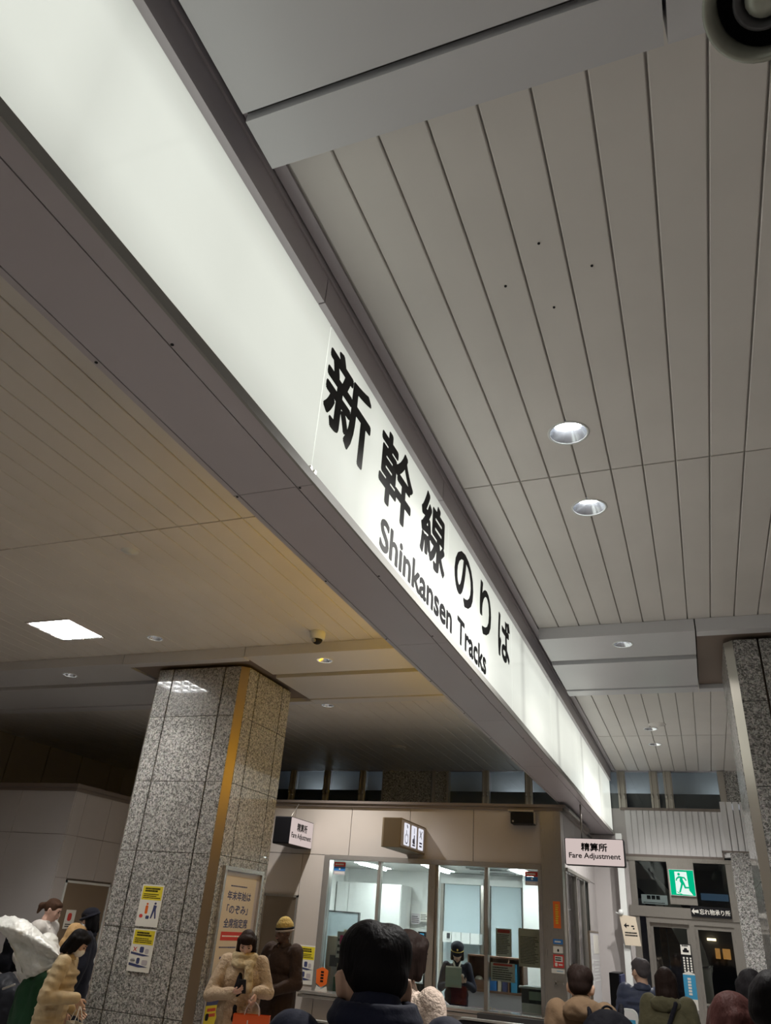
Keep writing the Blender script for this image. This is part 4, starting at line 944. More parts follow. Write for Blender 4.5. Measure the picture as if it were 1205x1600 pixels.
interior('printer', 'black and grey printer stacked with trays at the right of the office window', 'printer', [('body', 'dark', lambda mb: mb.box(a.x-0.10, -2.02, 11.2, 11.5, 0.81, 1.22)), ('paper_tray', 'white', lambda mb: mb.box(a.x-0.12, -2.02, 11.14, 11.2, 1.20, 1.225)), ('front_panel', 'greenink', lambda mb: mb.box(a.x+0.0, -2.02, 11.18, 11.2, 1.08, 1.17)), ('label_card', 'paper', lambda mb: mb.box(a.x-0.09, -2.02, 11.17, 11.19, 0.90, 1.04))], (a.x, 11.35, 0.81))
a = at(690,1540,'y',11.9)
interior('ticket_machine', 'dark olive ticket machine with levers beside the thick window mullion', 'machine', [('body', 'dark', lambda mb: mb.box(a.x-0.26, a.x+0.0, 11.3, 11.6, 0.0, 1.12)), ('arm', 'steel', lambda mb: (mb.cyl((a.x-0.1, 11.4, 1.12), (a.x-0.1, 11.4, 1.45), 0.02), mb.cyl((a.x-0.1, 11.4, 1.40), (a.x+0.03, 11.4, 1.45), 0.02))), ('hose', 'case', lambda mb: (mb.capsule((a.x-0.15, 11.27, 0.98), (a.x+0.18, 11.25, 0.97), 0.035, 0.035), mb.capsule((a.x+0.18, 11.25, 0.97), (a.x+0.34, 11.22, 0.88), 0.035, 0.03)))], (a.x-0.13, 11.45, 0.0))

# ============================================================ passage side
a = at(918,1456,'x',XS+0.012); b = at(943,1460,'x',XS+0.012)
f = F_east(XS+0.002, 12.92, 0); w, z0, z1 = 1.05, 0.75, 1.90
t = empty('notice_board', (XS+0.01, 13.4, z0), 'tall grey notice board on the office side wall beside the passage', 'notice board')
add(t, 'board', 'beam', lambda mb: f.rect(mb, 0, w, z0, z1, 0, 0.025)); add(t, 'frame', 'bronze', lambda mb: (f.rect(mb, 0, w, z1, z1+0.02, 0, 0.03), f.rect(mb, -0.02, 0, z0, z1+0.02, 0, 0.03)))
add(t, 'paper_note', 'paper', lambda mb: f.rect(mb, 0.4, 0.98, z1-0.28, z1-0.03, 0.025, 0.027)); add(t, 'text_lines', 'white', lambda mb: [lines(mb, f, 0.12, 0.25, z0+0.45, z1-0.15, 6, 0.6, 0.025, 0.027), lines(mb, f, 0.4, 0.98, z0+0.5, z1-0.35, 7, 0.4, 0.025, 0.027)])
# banner on the white post
a = at(966,1438,'y',13.86); b = at(994,1478,'y',13.86)
f = F_south(a.x+0.02, 13.88, b.z); t = empty('hanging_banner', f.p(0.12, 0), 'small cream banner with arrows hanging from the white post', 'banner')
add(t, 'sheet', 'cream', lambda mb: f.poly(mb, [(0.06,0),(0.30,0.0),(0.25,0.40),(0.0,0.42)], 0, 0.004))
add(t, 'arrow', 'ink', lambda mb: (f.poly(mb, [(0.06,0.27),(0.10,0.31),(0.10,0.28),(0.14,0.28),(0.14,0.26),(0.10,0.26),(0.10,0.23)], 0.004,0.005), f.poly(mb, rrect(0.17,0.215,0.255,0.275,0.008), 0.004,0.005), f.poly(mb, rrect(0.195,0.22,0.22,0.245,0.01), 0.004,0.005)))
add(t, 'text_lines', 'ink', lambda mb: lines(mb, f, 0.07, 0.26, 0.12, 0.19, 2, 0.6, 0.004, 0.005, 0.05)); add(t, 'holder', 'white', lambda mb: (mb.cyl(f.p(-0.05,0.44,0.0), f.p(0.06,0.42,0.0), 0.012), mb.ell(f.p(0.03,0.45,0.0), (0.04,0.04,0.045))))
# black monitor kiosk and its white sign panel
a = at(958,1525,'y',11.6)
t = empty('display_kiosk', (-1.18, 11.7, 0), 'tall black display screen seen edge on beside the white post', 'screen')
zt = at(965,1520,'y',11.6).z; xk = at(965,1520,'y',11.6).x
add(t, 'screen', 'black', lambda mb: mb.box(xk-0.09, xk+0.03, 11.45, 12.05, 0.5, zt)); add(t, 'bezel', 'navyink', lambda mb: mb.box(xk+0.03, xk+0.05, 11.47, 12.03, 0.52, zt-0.02)); add(t, 'stand', 'dark', lambda mb: mb.box(xk-0.07, xk+0.02, 11.6, 11.9, 0, 0.5))
a = at(967,1576,'y',8.6); b = at(996,1576,'y',8.6)
f = F_south(a.x, 8.6, 0); w = b.x-a.x; zt = at(980,1576,'y',8.6).z
t = empty('gate_panel', (a.x+w/2, 8.6, 0), 'white rounded barrier panel with a small blue label at the bottom right', 'barrier')
add(t, 'panel', 'white', lambda mb: f.poly(mb, rrect(0, w, 0.1, zt, 0.06, 8), -0.04, 0)); add(t, 'label', 'skyblue', lambda mb: f.rect(mb, w*.52, w*.86, zt-0.13, zt-0.085, 0, 0.002)); add(t, 'inner_panel', 'rib', lambda mb: f.poly(mb, rrect(0.02, w-0.02, 0.12, zt-0.02, 0.05, 8), 0, 0.0015)); add(t, 'foot', 'steel', lambda mb: f.rect(mb, w*.3, w*.7, 0, 0.1, -0.08, 0.04))

# ============================================================ entrance signs
t = empty('exit_sign', (-0.33, YF-0.1, 2.40), 'green and white lit emergency exit sign with a running figure above the doors', 'exit sign')
f = F_south(-0.545, YF-0.06, 2.40)
add(t, 'back_plate', 'steel', lambda mb: f.rect(mb, 0, 0.415, 0, 0.66, -0.02, 0))
f = F_south(-0.515, YF-0.10, 2.535); S = 0.372
add(t, 'case', 'white', lambda mb: f.rect(mb, -0.008, S+0.008, -0.008, S+0.008, -0.10, -0.001)); add(t, 'green_face', 'exit_green', lambda mb: f.rect(mb, 0, S, 0, S, -0.001, 0.001))
dr = add(t, 'white_doorway', 'exit_white', lambda mb: f.poly(mb, [(S*x, S*y) for x, y in ((.10,.06),(.30,.02),(.72,.02),(.88,.02),(.70,.24),(.72,.95),(.22,.95),(.22,.62),(.24,.60),(.24,.25),(.10,.06))], 0.001, 0.0018)) if False else add(t, 'white_doorway', 'exit_white', lambda mb: f.poly(mb, [(S*x, S*y) for x, y in ((.28,.05),(.90,.02),(.76,.20),(.72,.93),(.22,.93),(.22,.05))], 0.001, 0.0018))
def runner(mb):
    P = lambda pts: f.poly(mb, [(S*x, S*y) for x, y in pts], 0.0018, 0.0028)
    f.poly(mb, [(S*(.39+.055*math.cos(q*PI/8)), S*(.83+.055*math.sin(q*PI/8))) for q in range(16)], 0.0018, 0.0028)
    P([(.36,.76),(.50,.74),(.58,.50),(.46,.44),(.40,.56),(.42,.66)])
    P([(.48,.74),(.62,.72),(.70,.60),(.66,.57),(.58,.67),(.47,.67)])
    P([(.38,.76),(.26,.66),(.24,.57),(.29,.56),(.31,.63),(.42,.70)])
    P([(.50,.50),(.58,.52),(.64,.34),(.80,.34),(.80,.28),(.58,.27)])
    P([(.46,.50),(.54,.46),(.46,.26),(.40,.10),(.33,.12),(.40,.30)])
    P([(.22,.16),(.34,.10),(.50,.03),(.44,.03),(.30,.08)])
add(t, 'running_figure', 'exit_green', runner)
# lost property sign with arrow
a = at(1079,1417,'y',YF-0.08); b = at(1144,1436,'y',YF-0.08); f = F_south(a.x, YF-0.08, 2.24)
t = empty('direction_sign', (a.x+0.3, YF-0.06, 2.24), 'black strip sign with a white left arrow and Japanese writing above the right door', 'sign'); w = b.x-a.x
add(t, 'board', 'black', lambda mb: f.rect(mb, 0, w, 0, 0.15, -0.03, 0)); add(t, 'arrow', 'paper', lambda mb: (f.poly(mb, [(0.01,0.075),(0.05,0.12),(0.05,0.09),(0.115,0.10),(0.115,0.05),(0.05,0.06),(0.05,0.03)], 0, 0.001)))
mb = MB(); text(mb, '忘れ物承り所', f, 0.13, w-0.012, 0.035, 0.115, 0, 0.001, 0.0015); mb.build('lettering', M['paper'], t)
# grey sign behind the transom glass
a = at(1002,1397,'y',YF+0.4); b = at(1044,1414,'y',YF+0.4); f = F_south(a.x, YF+0.4, b.z)
t = empty('street_sign', f.p(0.2, 0), 'grey shop sign seen through the glass left of the exit sign', 'sign')
add(t, 'board', 'beam', lambda mb: f.rect(mb, 0, b.x-a.x, 0, a.z-b.z, -0.02, 0)); add(t, 'text_lines', 'ink', lambda mb: [f.rect(mb, 0.09+0.075*k, 0.15+0.075*k, 0.07, 0.13, 0, 0.001) for k in range(3)] + [lines(mb, f, 0.03, 0.38, 0.01, 0.03, 1, 0.6, 0, 0.001)])
for k, (x0_, x1_) in enumerate(((a.x+0.05, a.x+0.06), (b.x-0.07, b.x-0.06))): add(t, 'post', 'dark', lambda mb: mb.box(x0_, x1_, YF+0.43, YF+0.44, 0, a.z))
# curved canopy beyond the glass
def arch(mb):
    n = 14; R1, R2 = 1.9, 2.25; cx0, cz0 = -2.3, 1.2
    for i in range(n):
        q0, q1 = PI*0.05+PI*0.45*i/n, PI*0.05+PI*0.45*(i+1)/n
        pts = [(cx0+R*math.cos(q), cz0+R*math.sin(q)) for R, q in ((R1,q0),(R2,q0),(R2,q1),(R1,q1))]
        mb.add([(x, 15.6, z) for x, z in pts] + [(x, 16.4, z) for x, z in pts], [(0,1,2,3),(7,6,5,4),(0,4,5,1),(1,5,6,2),(2,6,7,3),(3,7,4,0)])
mb = MB(); arch(mb); mb.box(-0.42, -0.06, 15.6, 16.4, 0, 1.5); mb.build('street_canopy', M['panel'], label='curved pale canopy beyond the glass left of the exit sign', cat='canopy')
# taxi sign on the door frame, blue pillar sign
a = at(1063,1476,'y',YF-0.05); b = at(1077,1492,'y',YF-0.05); f = F_south(a.x, YF-0.05, 0); 
t = empty('door_sign', (a.x+0.07, YF-0.05, 1.2), 'narrow black sign with a white car symbol between the glass doors', 'sign'); z1 = a.z+0.01; z2 = b.z
add(t, 'board', 'black', lambda mb: f.rect(mb, -0.01, 0.155, z2-0.5, z1, -0.02, 0)); pl = add(t, 'white_plate', 'paper', lambda mb: f.rect(mb, 0, 0.145, z2, z1-0.01, 0, 0.002))
add(t, 'car_symbol', 'ink', lambda mb: (f.poly(mb, [(.03,z2+.03),(.115,z2+.03),(.12,z2+.06),(.10,z2+.065),(.09,z2+.09),(.055,z2+.09),(.045,z2+.065),(.025,z2+.06)], .002,.003), lines(mb, f, .02, .125, z2+.105, z2+.135, 1, .6, .002, .003)))
add(t, 'text_lines', 'paper', lambda mb: [f.rect(mb, .02+.05*c, .045+.05*c, z2-.06-.035*k, z2-.035-.035*k, 0, .001) for c in range(3) for k in range(7+c%2*2)])
a = at(1067,1521,'y',12.6); b = at(1086,1521,'y',12.6); f = F_south(a.x, 12.6, 0); zt = a.z; w = b.x-a.x
t = empty('blue_sign_post', (a.x+w/2, 12.62, 0), 'slim blue and white sign post with a left arrow standing before the doors', 'sign')
add(t, 'post', 'beam', lambda mb: f.rect(mb, 0.01, w-0.01, 0, zt-0.40, -0.05, -0.005)); add(t, 'blue_panel', 'skyblue', lambda mb: f.rect(mb, 0, w, zt-0.29, zt-0.01, -0.05, 0)); add(t, 'white_panel', 'paper', lambda mb: f.rect(mb, 0, w, zt-0.41, zt-0.29, -0.05, 0)); add(t, 'cap', 'paper', lambda mb: f.poly(mb, [(0,zt-0.01),(w,zt-0.01),(w,zt),(w*.5,zt+0.03),(0,zt)], -0.05, 0))
add(t, 'text_lines', 'paper', lambda mb: [f.rect(mb, w*.35, w*.62, zt-0.07-0.035*k, zt-0.045-0.035*k, 0, .001) for k in range(6)]); add(t, 'arrow', 'navyink', lambda mb: f.poly(mb, [(w*.28,zt-.35),(w*.48,zt-.32),(w*.48,zt-.342),(w*.78,zt-.342),(w*.78,zt-.358),(w*.48,zt-.358),(w*.48,zt-.38)], 0, .001))

# ============================================================ block on the far left
mb = MB(); x = -8.54
PBL = MB(); jxl = [-8.54, -9.58, -10.52, -11.46, -12.2]
for a_, b_ in zip(jxl[1:], jxl[:-1]):
    for z0_, z1_ in ((0, 2.605), (2.612, 3.20)): PBL.box(a_+0.004, b_-0.004, 9.17, 9.19, z0_, z1_)
yj = [9.19, 9.98, 10.9, 11.8, 12.7, 13.6, 14.46]
PBL2 = MB()
for k, (a_, b_) in enumerate(zip([9.19, 9.42, 9.99, 10.4, 11.3, 12.2, 13.1], [9.42, 9.99, 10.4, 11.3, 12.2, 13.1, 14.4])):
    for z0_, z1_ in ((0, 2.05), (2.056, 2.605), (2.612, 3.20)):
        if 9.4 < a_ < 10.38 and z1_ < 2.1: continue
        PBL2.box(-8.56, -8.54, a_+0.003, b_-0.003, z0_, z1_)
PBL.build('wall_block_front', M['panel2'], **ST); PBL2.build('wall_block_side', M['panel2'], **ST)
mb = MB(); mb.box(-12.2, -8.57, 9.2, 14.4, 0, 3.2); mb.build('wall_block_core', M['trim'], **ST)
mb = MB(); mb.box(-12.2, -8.48, 9.11, 9.2, 3.245, 3.30); mb.box(-8.57, -8.48, 9.2, 14.4, 3.245, 3.30); mb.box(-12.2, -8.52, 9.15, 9.2, 3.20, 3.24); mb.box(-8.57, -8.52, 9.2, 14.4, 3.20, 3.24); mb.box(-12.2,-8.5,9.13,14.4,3.24,3.246); trim(mb, M['trim'])
mb = MB(); mb.box(-8.565, -8.545, 9.45, 10.38, 0, 2.0); d = mb.build('door_4', M['bronze'], **ST)
mb = MB(); mb.box(-8.56, -8.53, 9.42, 9.45, 0, 2.03); mb.box(-8.56, -8.53, 10.38, 10.41, 0, 2.03); mb.box(-8.56, -8.53, 9.42, 10.41, 2.0, 2.03); mb.build('door_frame', M['white'], d)
f = F_east(-8.543, 9.58, 1.42); t = sheet('door_notice', f, 0.20, 0.24, 'paper', label='small white notice on the brown door at the far left', cat='notice'); add(t, 'mark', 'red', lambda mb: f.poly(mb, rrect(0.05, 0.13, 0.10, 0.20, 0.03), .003, .004)); add(t, 'text_lines', 'ink', lambda mb: lines(mb, f, 0.03, 0.17, 0.02, 0.07, 2, .5, .003, .004))

# ============================================================ ticket gate tops in front
M['gate'] = mat('black_gloss_gate', (0.010, 0.010, 0.012), 0.12, 0.0, 0.6)
def gate(px, py, y, length, lab, w=0.62):
    a = at(px, py, 'y', y)
    t = empty('ticket_gate', (a.x+length/2, y, 0), lab, 'gate', 'ticket gate wings'); f = F_south(a.x, y, 0); z = a.z
    add(t, 'black_panel', 'gate', lambda mb: f.poly(mb, rrect(0.0, length, 0.25, z, 0.12, 8), -0.05, 0))
    def rim(mb):
        o = rrect(-0.012, length+0.012, 0.24, z+0.012, 0.13, 8); i = rrect(0.0, length, 0.25, z, 0.12, 8); n = len(o)
        vs = [f.p(x, q, 0.006) for x, q in o] + [f.p(x, q, 0.006) for x, q in i] + [f.p(x, q, -0.056) for x, q in o] + [f.p(x, q, -0.056) for x, q in i]
        mb.add(vs, [(k,(k+1)%n,(k+1)%n+n,k+n) for k in range(n)] + [(k+2*n,k+3*n,(k+1)%n+3*n,(k+1)%n+2*n) for k in range(n)] + [(k,k+2*n,(k+1)%n+2*n,(k+1)%n) for k in range(n)] + [(k+n,(k+1)%n+n,(k+1)%n+3*n,k+3*n) for k in range(n)])
    add(t, 'metal_rim', 'steel', rim); add(t, 'foot', 'steel', lambda mb: f.rect(mb, 0.1, length-0.1, 0, 0.25, -0.05, 0.0))
gate(454, 1592, 6.2, 0.72, 'black rounded gate wing with a metal rim left of the man in navy')
gate(529, 1576, 6.6, 0.9, 'black rounded gate wing just behind the left shoulder of the man in navy')
gate(700, 1590, 6.2, 1.35, 'long black gate wing with a metal rim right of the man in navy')

# ============================================================ people
SKIN = {'light': mat('skin_light', (0.62, 0.40, 0.29), 0.5), 'fair': mat('skin_fair', (0.66, 0.42, 0.33), 0.5), 'tan': mat('skin_tan', (0.50, 0.30, 0.20), 0.5), 'deep': mat('skin_deep', (0.10, 0.055, 0.04), 0.5)}
def cloth(name, col, rough=0.85, sc=25, st=0.35, sheen=0.05): return mat(name, col, rough, spec=0.15, bump=(sc, st), sheen=sheen, noise=(6, 0.10))
def hairm(name, col): 
    m = mat(name, col, 0.55, 0, 0.05, bump=(26, 0.30, (3, 3, 0.35))); return m
HAIR = {'black': hairm('black_hair', (0.010, 0.009, 0.010)), 'dark': hairm('dark_brown_hair', (0.022, 0.014, 0.012)), 'brown': hairm('brown_hair', (0.07, 0.038, 0.025)),
        'blond': hairm('blond_hair', (0.42, 0.27, 0.13)), 'reddish': hairm('reddish_brown_hair', (0.050, 0.020, 0.018)), 'grey': hairm('greying_hair', (0.09, 0.08, 0.085))}
M['eye'] = mat('dark_eye', (0.02, 0.015, 0.012), 0.2); M['lips'] = mat('lips', (0.42, 0.16, 0.13), 0.5); M['mask'] = mat('white_face_mask', (0.78, 0.76, 0.74), 0.8)
M['shoe'] = mat('dark_shoe', (0.02, 0.018, 0.018), 0.5)

def xf(mb, i0, mtx):
    for i in range(i0, len(mb.v)): mb.v[i] = mtx @ mb.v[i]

def fingers(mb, wrist, d, n, side, curl=0.5, s=1.0):
    """palm and five separate bent fingers; d = direction of the hand, n = palm normal, side = thumb side"""
    w = Vector(wrist); d = Vector(d).normalized(); n = Vector(n); n = (n - d*n.dot(d)).normalized(); r = d.cross(n)*side
    palm = MB()
    for k in (-1.5, -0.5, 0.5, 1.5):
        b = w + r*0.019*k*s
        palm.capsule(w + r*0.010*k*s + d*0.005, b + d*0.085*s, 0.020*s, 0.0115*s, 10, 3)
    L = (0.060, 0.076, 0.082, 0.074)
    for j, k in enumerate((1.5, 0.5, -0.5, -1.5)):
        l = (0.074, 0.082, 0.076, 0.060)[j]*s; b = w + r*0.019*k*s + d*0.088*s
        q = curl*0.9; d1 = (d*math.cos(q) + n*math.sin(q)).normalized(); p1 = b + d1*l*0.48
        q2 = curl*1.9; d2 = (d*math.cos(q2) + n*math.sin(q2)).normalized(); p2 = p1 + d2*l*0.30
        q3 = curl*2.6; d3 = (d*math.cos(q3) + n*math.sin(q3)).normalized(); p3 = p2 + d3*l*0.22
        palm.capsule(b - d*0.012, p1, 0.0098*s, 0.0088*s, 9, 3); palm.capsule(p1, p2, 0.0088*s, 0.0080*s, 9, 3); palm.capsule(p2, p3, 0.0080*s, 0.0068*s, 9, 3)
    b = w + r*0.026*s + d*0.022*s; d1 = (d*0.75 + r*0.6 + n*0.35*curl).normalized(); p1 = b + d1*0.040*s; d2 = (d*0.9 + r*0.15 + n*0.6*curl).normalized()
    palm.capsule(b - r*0.012, p1, 0.0135*s, 0.0105*s, 9, 3); palm.capsule(p1, p1 + d2*0.032*s, 0.0105*s, 0.0082*s, 9, 3)
    mb.add(palm.v, palm.f, True)

def person(px, py, Y, label, rz=0.0, skin='light', hair=('short', 'black'), top=None, legs=None, arms=None, tilt=(0, 0, 0), face=True, mask=False,
           hat=None, wide=1.0, lean=(0, 0), hgt=None, pos=None, detail=0.012, hands=True, shup=0.0, cup=0.0):
    p = at(px, py, 'y', Y) if pos is None else Vector(pos)
    h = (p.z if hgt is None else hgt); s = h/1.725
    root = empty('person', (p.x, p.y, 0), label, 'person', None, rz)
    lx, ly = lean
    SH = 1.415 + shup
    def L(x, y, z):                        # the upper body leans as a whole
        k = max(0.0, (z-0.95)/0.5); return Vector((x+lx*k, y+ly*k, z))
    piv = L(0, 0.0, 1.50)
    HM = Matrix.Translation(piv) @ Matrix.Rotation(tilt[2], 4, 'Z') @ Matrix.Rotation(tilt[0], 4, 'X') @ Matrix.Rotation(tilt[1], 4, 'Y') @ Matrix.Translation(-Vector((0, 0, 1.50)))
    S4 = Matrix.Diagonal((s, s, s, 1))
    arms = arms or {}
    A = {}
    for sd in (-1, 1):
        sh = L(sd*0.175*wide, 0, SH)
        e, w = arms.get(sd, ((sd*0.24*wide, -0.02, 1.12), (sd*0.25*wide, 0.05, 0.87)))
        A[sd] = (sh, L(*e), L(*w))
    # body: one continuous skin surface
    b = MB()
    b.ell((0, 0.005, 1.615), (0.075, 0.093, 0.108)); b.ell((0, 0.038, 1.565), (0.052, 0.058, 0.062)); b.ell((0, 0.06, 1.525), (0.030, 0.028, 0.026))
    b.capsule((0, 0.092, 1.605), (0, 0.108, 1.578), 0.010, 0.014, 10, 3); b.ell((0, 0.085, 1.632), (0.052, 0.014, 0.012)); b.ell((0, 0.092, 1.548), (0.026, 0.012, 0.012))
    for sd in (-1, 1):
        b.ell((sd*0.084, -0.006, 1.590), (0.012, 0.021, 0.034), (0, 0, sd*0.5)); b.ell((sd*0.090, -0.012, 1.606), (0.010, 0.018, 0.016)); b.ell((sd*0.040, 0.062, 1.583), (0.026, 0.022, 0.024))
    b.capsule((0, -0.018, 1.44), (0, -0.008, 1.575), 0.058, 0.054)
    xf(b, 0, HM)
    i0 = len(b.v)
    b.capsule(L(0, -0.01, 1.38), L(0, -0.015, 1.50), 0.075, 0.050)
    b.capsule(L(-0.12*wide, 0, 1.38), L(0.12*wide, 0, 1.38), 0.06, 0.06); b.ell(L(0, 0, 1.28), (0.13*wide, 0.085, 0.16)); b.ell(L(0, 0, 1.08), (0.115*wide, 0.08, 0.16)); b.ell((0, 0, 0.93), (0.135*wide, 0.095, 0.12))
    for sd in (-1, 1):
        sh, e, w = A[sd]
        b.capsule(sh, e, 0.042, 0.035); b.capsule(e, w, 0.036, 0.023)
        b.capsule((sd*0.085, 0, 0.90), (sd*0.095, 0.015, 0.50), 0.075, 0.05); b.capsule((sd*0.095, 0.015, 0.50), (sd*0.10, -0.01, 0.09), 0.048, 0.034); b.capsule((sd*0.10, -0.02, 0.05), (sd*0.105, 0.12, 0.045), 0.032, 0.026)
    ex = MB()
    if hands:
        for sd in (-1, 1):
            sh, e, w = A[sd]; hd = arms.get(('hand', sd), {})
            d = Vector(hd.get('d', (w-e))); n = Vector(hd.get('n', (-sd, 0.25, 0))); fingers(ex, w, d, n, hd.get('t', sd), hd.get('curl', 0.45), 0.95)
    xf(b, 0, S4); xf(ex, 0, S4)
    b.build('body', SKIN[skin], root, local=True, remesh=detail*s, smooth_it=2, extra=ex if hands else None)
    def part(name, fn, m, vox=0.014, sm=3, disp=None, head=False, ext=None):
        q = MB(); fn(q)
        if head: xf(q, 0, HM)
        xf(q, 0, S4); return q.build(name, m, root, local=True, remesh=vox*s, smooth_it=sm, disp=disp)
    if face:
        for sd in (-1, 1):
            q = MB(); q.ell((sd*0.031, 0.088, 1.610), (0.013, 0.008, 0.006)); xf(q, 0, S4 @ HM); q.build('eye', M['eye'], root, local=True)
            q = MB(); q.capsule((sd*0.018, 0.098, 1.630), (sd*0.046, 0.086, 1.632), 0.0035, 0.0025, 8, 2); xf(q, 0, S4 @ HM); q.build('eyebrow', HAIR['dark'], root, local=True)
        if not mask:
            q = MB(); q.ell((0, 0.100, 1.550), (0.022, 0.006, 0.006)); xf(q, 0, S4 @ HM); q.build('mouth', M['lips'], root, local=True)
    if mask:
        mk = part('face_mask', lambda q: (q.ell((0, 0.055, 1.555), (0.066, 0.062, 0.050)), q.ell((0, 0.085, 1.572), (0.034, 0.036, 0.032))), M['mask'], 0.008, 2, head=True)
        for sd in (-1, 1):
            q = MB(); q.capsule((sd*0.062, 0.05, 1.575), (sd*0.086, -0.004, 1.612), 0.0018, 0.0018, 6, 2); q.capsule((sd*0.062, 0.045, 1.535), (sd*0.084, -0.012, 1.575), 0.0018, 0.0018, 6, 2); xf(q, 0, S4 @ HM); q.build('ear_loop', M['mask'], root, local=True)
    # hair
    st, hc = hair if hair else (None, None)
    if st:
        def hf(q):
            q.ell((0, -0.014, 1.638), (0.086, 0.102, 0.092))
            if st == 'short': q.ell((0, -0.048, 1.600), (0.074, 0.062, 0.062)); q.ell((0, 0.03, 1.675), (0.074, 0.062, 0.046)); q.ell((-0.02, -0.02, 1.665), (0.07, 0.08, 0.072)); q.ell((0.025, -0.03, 1.66), (0.068, 0.078, 0.070)); [q.ell((sd*0.072, 0.020, 1.632), (0.012, 0.026, 0.028)) for sd in (-1, 1)]
            if st in ('bob', 'long', 'bobfull'):
                q.ell((0, 0.045, 1.672), (0.074, 0.058, 0.048)); q.ell((0, -0.03, 1.60), (0.096, 0.085, 0.10))
                zb = 1.50 if st != 'long' else 1.40
                for sd in (-1, 1):
                    q.capsule((sd*0.072, 0.0, 1.64), (sd*0.084, 0.008, zb+0.02), 0.032, 0.024); q.capsule((sd*0.055, -0.05, 1.62), (sd*0.062, -0.052, zb), 0.045, 0.036); q.capsule((sd*0.070, 0.035, 1.66), (sd*0.084, 0.038, zb+0.05), 0.024, 0.014)
                q.capsule((0, -0.065, 1.62), (0, -0.07, zb-0.01), 0.05, 0.045)
                if st == 'long': q.capsule((0, -0.07, 1.5), (0.01, -0.085, 1.30), 0.06, 0.04); q.capsule((0.05, -0.06, 1.5), (0.07, -0.06, 1.32), 0.04, 0.03); q.capsule((-0.05, -0.06, 1.5), (-0.06, -0.06, 1.33), 0.04, 0.03)
                q.ell((0, 0.078, 1.655), (0.055, 0.020, 0.026))
            if st == 'pony': q.ell((0, 0.03, 1.672), (0.072, 0.06, 0.042)); q.capsule((0, -0.10, 1.63), (0, -0.145, 1.60), 0.030, 0.040); q.capsule((0, -0.145, 1.60), (0, -0.15, 1.52), 0.036, 0.015)
        part('hair', hf, HAIR[hc], 0.009, 2, disp=(0.05, 0.006*s), head=True)
    if hat:
        kind, hm = hat
        if kind == 'beanie':
            part('beanie', lambda q: (q.ell((0, -0.012, 1.655), (0.096, 0.108, 0.088)), q.ell((0, -0.012, 1.69), (0.075, 0.085, 0.07))), hm[0], 0.009, 2, head=True)
            for k, (z, mm) in enumerate(((1.640, hm[1]), (1.618, hm[2]))):
                q = MB(); n = 36
                vs = [Vector(((0.097+0.004)*math.cos(2*PI*i/n), -0.012+(0.109+0.004)*math.sin(2*PI*i/n), z+dz)) for dz in (-0.011, 0.011) for i in range(n)]; vs += [Vector((v.x*0.9, v.y*0.9, v.z)) for v in vs]
                q.add(vs, [(i,(i+1)%n,(i+1)%n+n,i+n) for i in range(n)] + [(i+2*n,i+3*n,(i+1)%n+3*n,(i+1)%n+2*n) for i in range(n)] + [(i,i+2*n,(i+1)%n+2*n,(i+1)%n) for i in range(n)] + [(i+n,(i+1)%n+n,(i+1)%n+3*n,i+3*n) for i in range(n)], True)
                xf(q, 0, S4 @ HM); q.build('beanie_band', mm, root, local=True)
        if kind == 'bucket':
            part('hat', lambda q: (q.ell((0, -0.01, 1.68), (0.094, 0.104, 0.070)), q.ell((0, 0.0, 1.650), (0.122, 0.132, 0.026), (-0.2, 0, 0))), hm[0], 0.009, 2, head=True)
        if kind == 'officer':
            part('cap', lambda q: (q.ell((0, -0.01, 1.69), (0.105, 0.115, 0.075)), q.ell((0, 0.0, 1.655), (0.100, 0.112, 0.045)), q.ell((0, 0.085, 1.635), (0.078, 0.06, 0.018), (-0.5, 0, 0))), hm[0], 0.008, 2, head=True)
            q = MB(); n = 24
            for i in range(n):
                t0, t1 = PI*0.12+PI*0.76*i/n, PI*0.12+PI*0.76*(i+1)/n
                q.capsule((0.104*math.cos(t0), 0.116*math.sin(t0), 1.662), (0.104*math.cos(t1), 0.116*math.sin(t1), 1.662), 0.006, 0.006, 6, 2)
            xf(q, 0, S4 @ HM); q.build('gold_band', hm[1], root, local=True)
            q = MB(); q.ell((0, 0.108, 1.695), (0.014, 0.008, 0.016)); xf(q, 0, S4 @ HM); q.build('badge', hm[1], root, local=True)
    # trousers or skirt, shoes
    lm = legs or cloth('dark_trousers', (0.015, 0.015, 0.02))
    def lf(q):
        q.ell((0, 0, 0.95), (0.155*wide, 0.115, 0.12))
        for sd in (-1, 1): q.capsule((sd*0.088, 0, 0.90), (sd*0.098, 0.012, 0.50), 0.094, 0.072); q.capsule((sd*0.098, 0.012, 0.50), (sd*0.10, -0.005, 0.12), 0.070, 0.062)
    part('trousers', lf, lm, 0.016, 3)
    for sd in (-1, 1):
        q = MB(); q.ell((sd*0.103, 0.035, 0.043), (0.046, 0.135, 0.042)); q.ell((sd*0.10, -0.03, 0.07), (0.044, 0.055, 0.068)); q.box(sd*0.103-0.042, sd*0.103+0.042, -0.09, 0.155, 0.0, 0.022); xf(q, 0, S4); q.build('shoe', M['shoe'], root, local=True, remesh=0.01, smooth_it=1)
    # coat or jacket
    T = dict(m=None, len=0.85, puff=1.0, quilt=0, hood=False, collar=True, flare=0.0, open=None)
    T.update(top or {})
    f = T['puff']
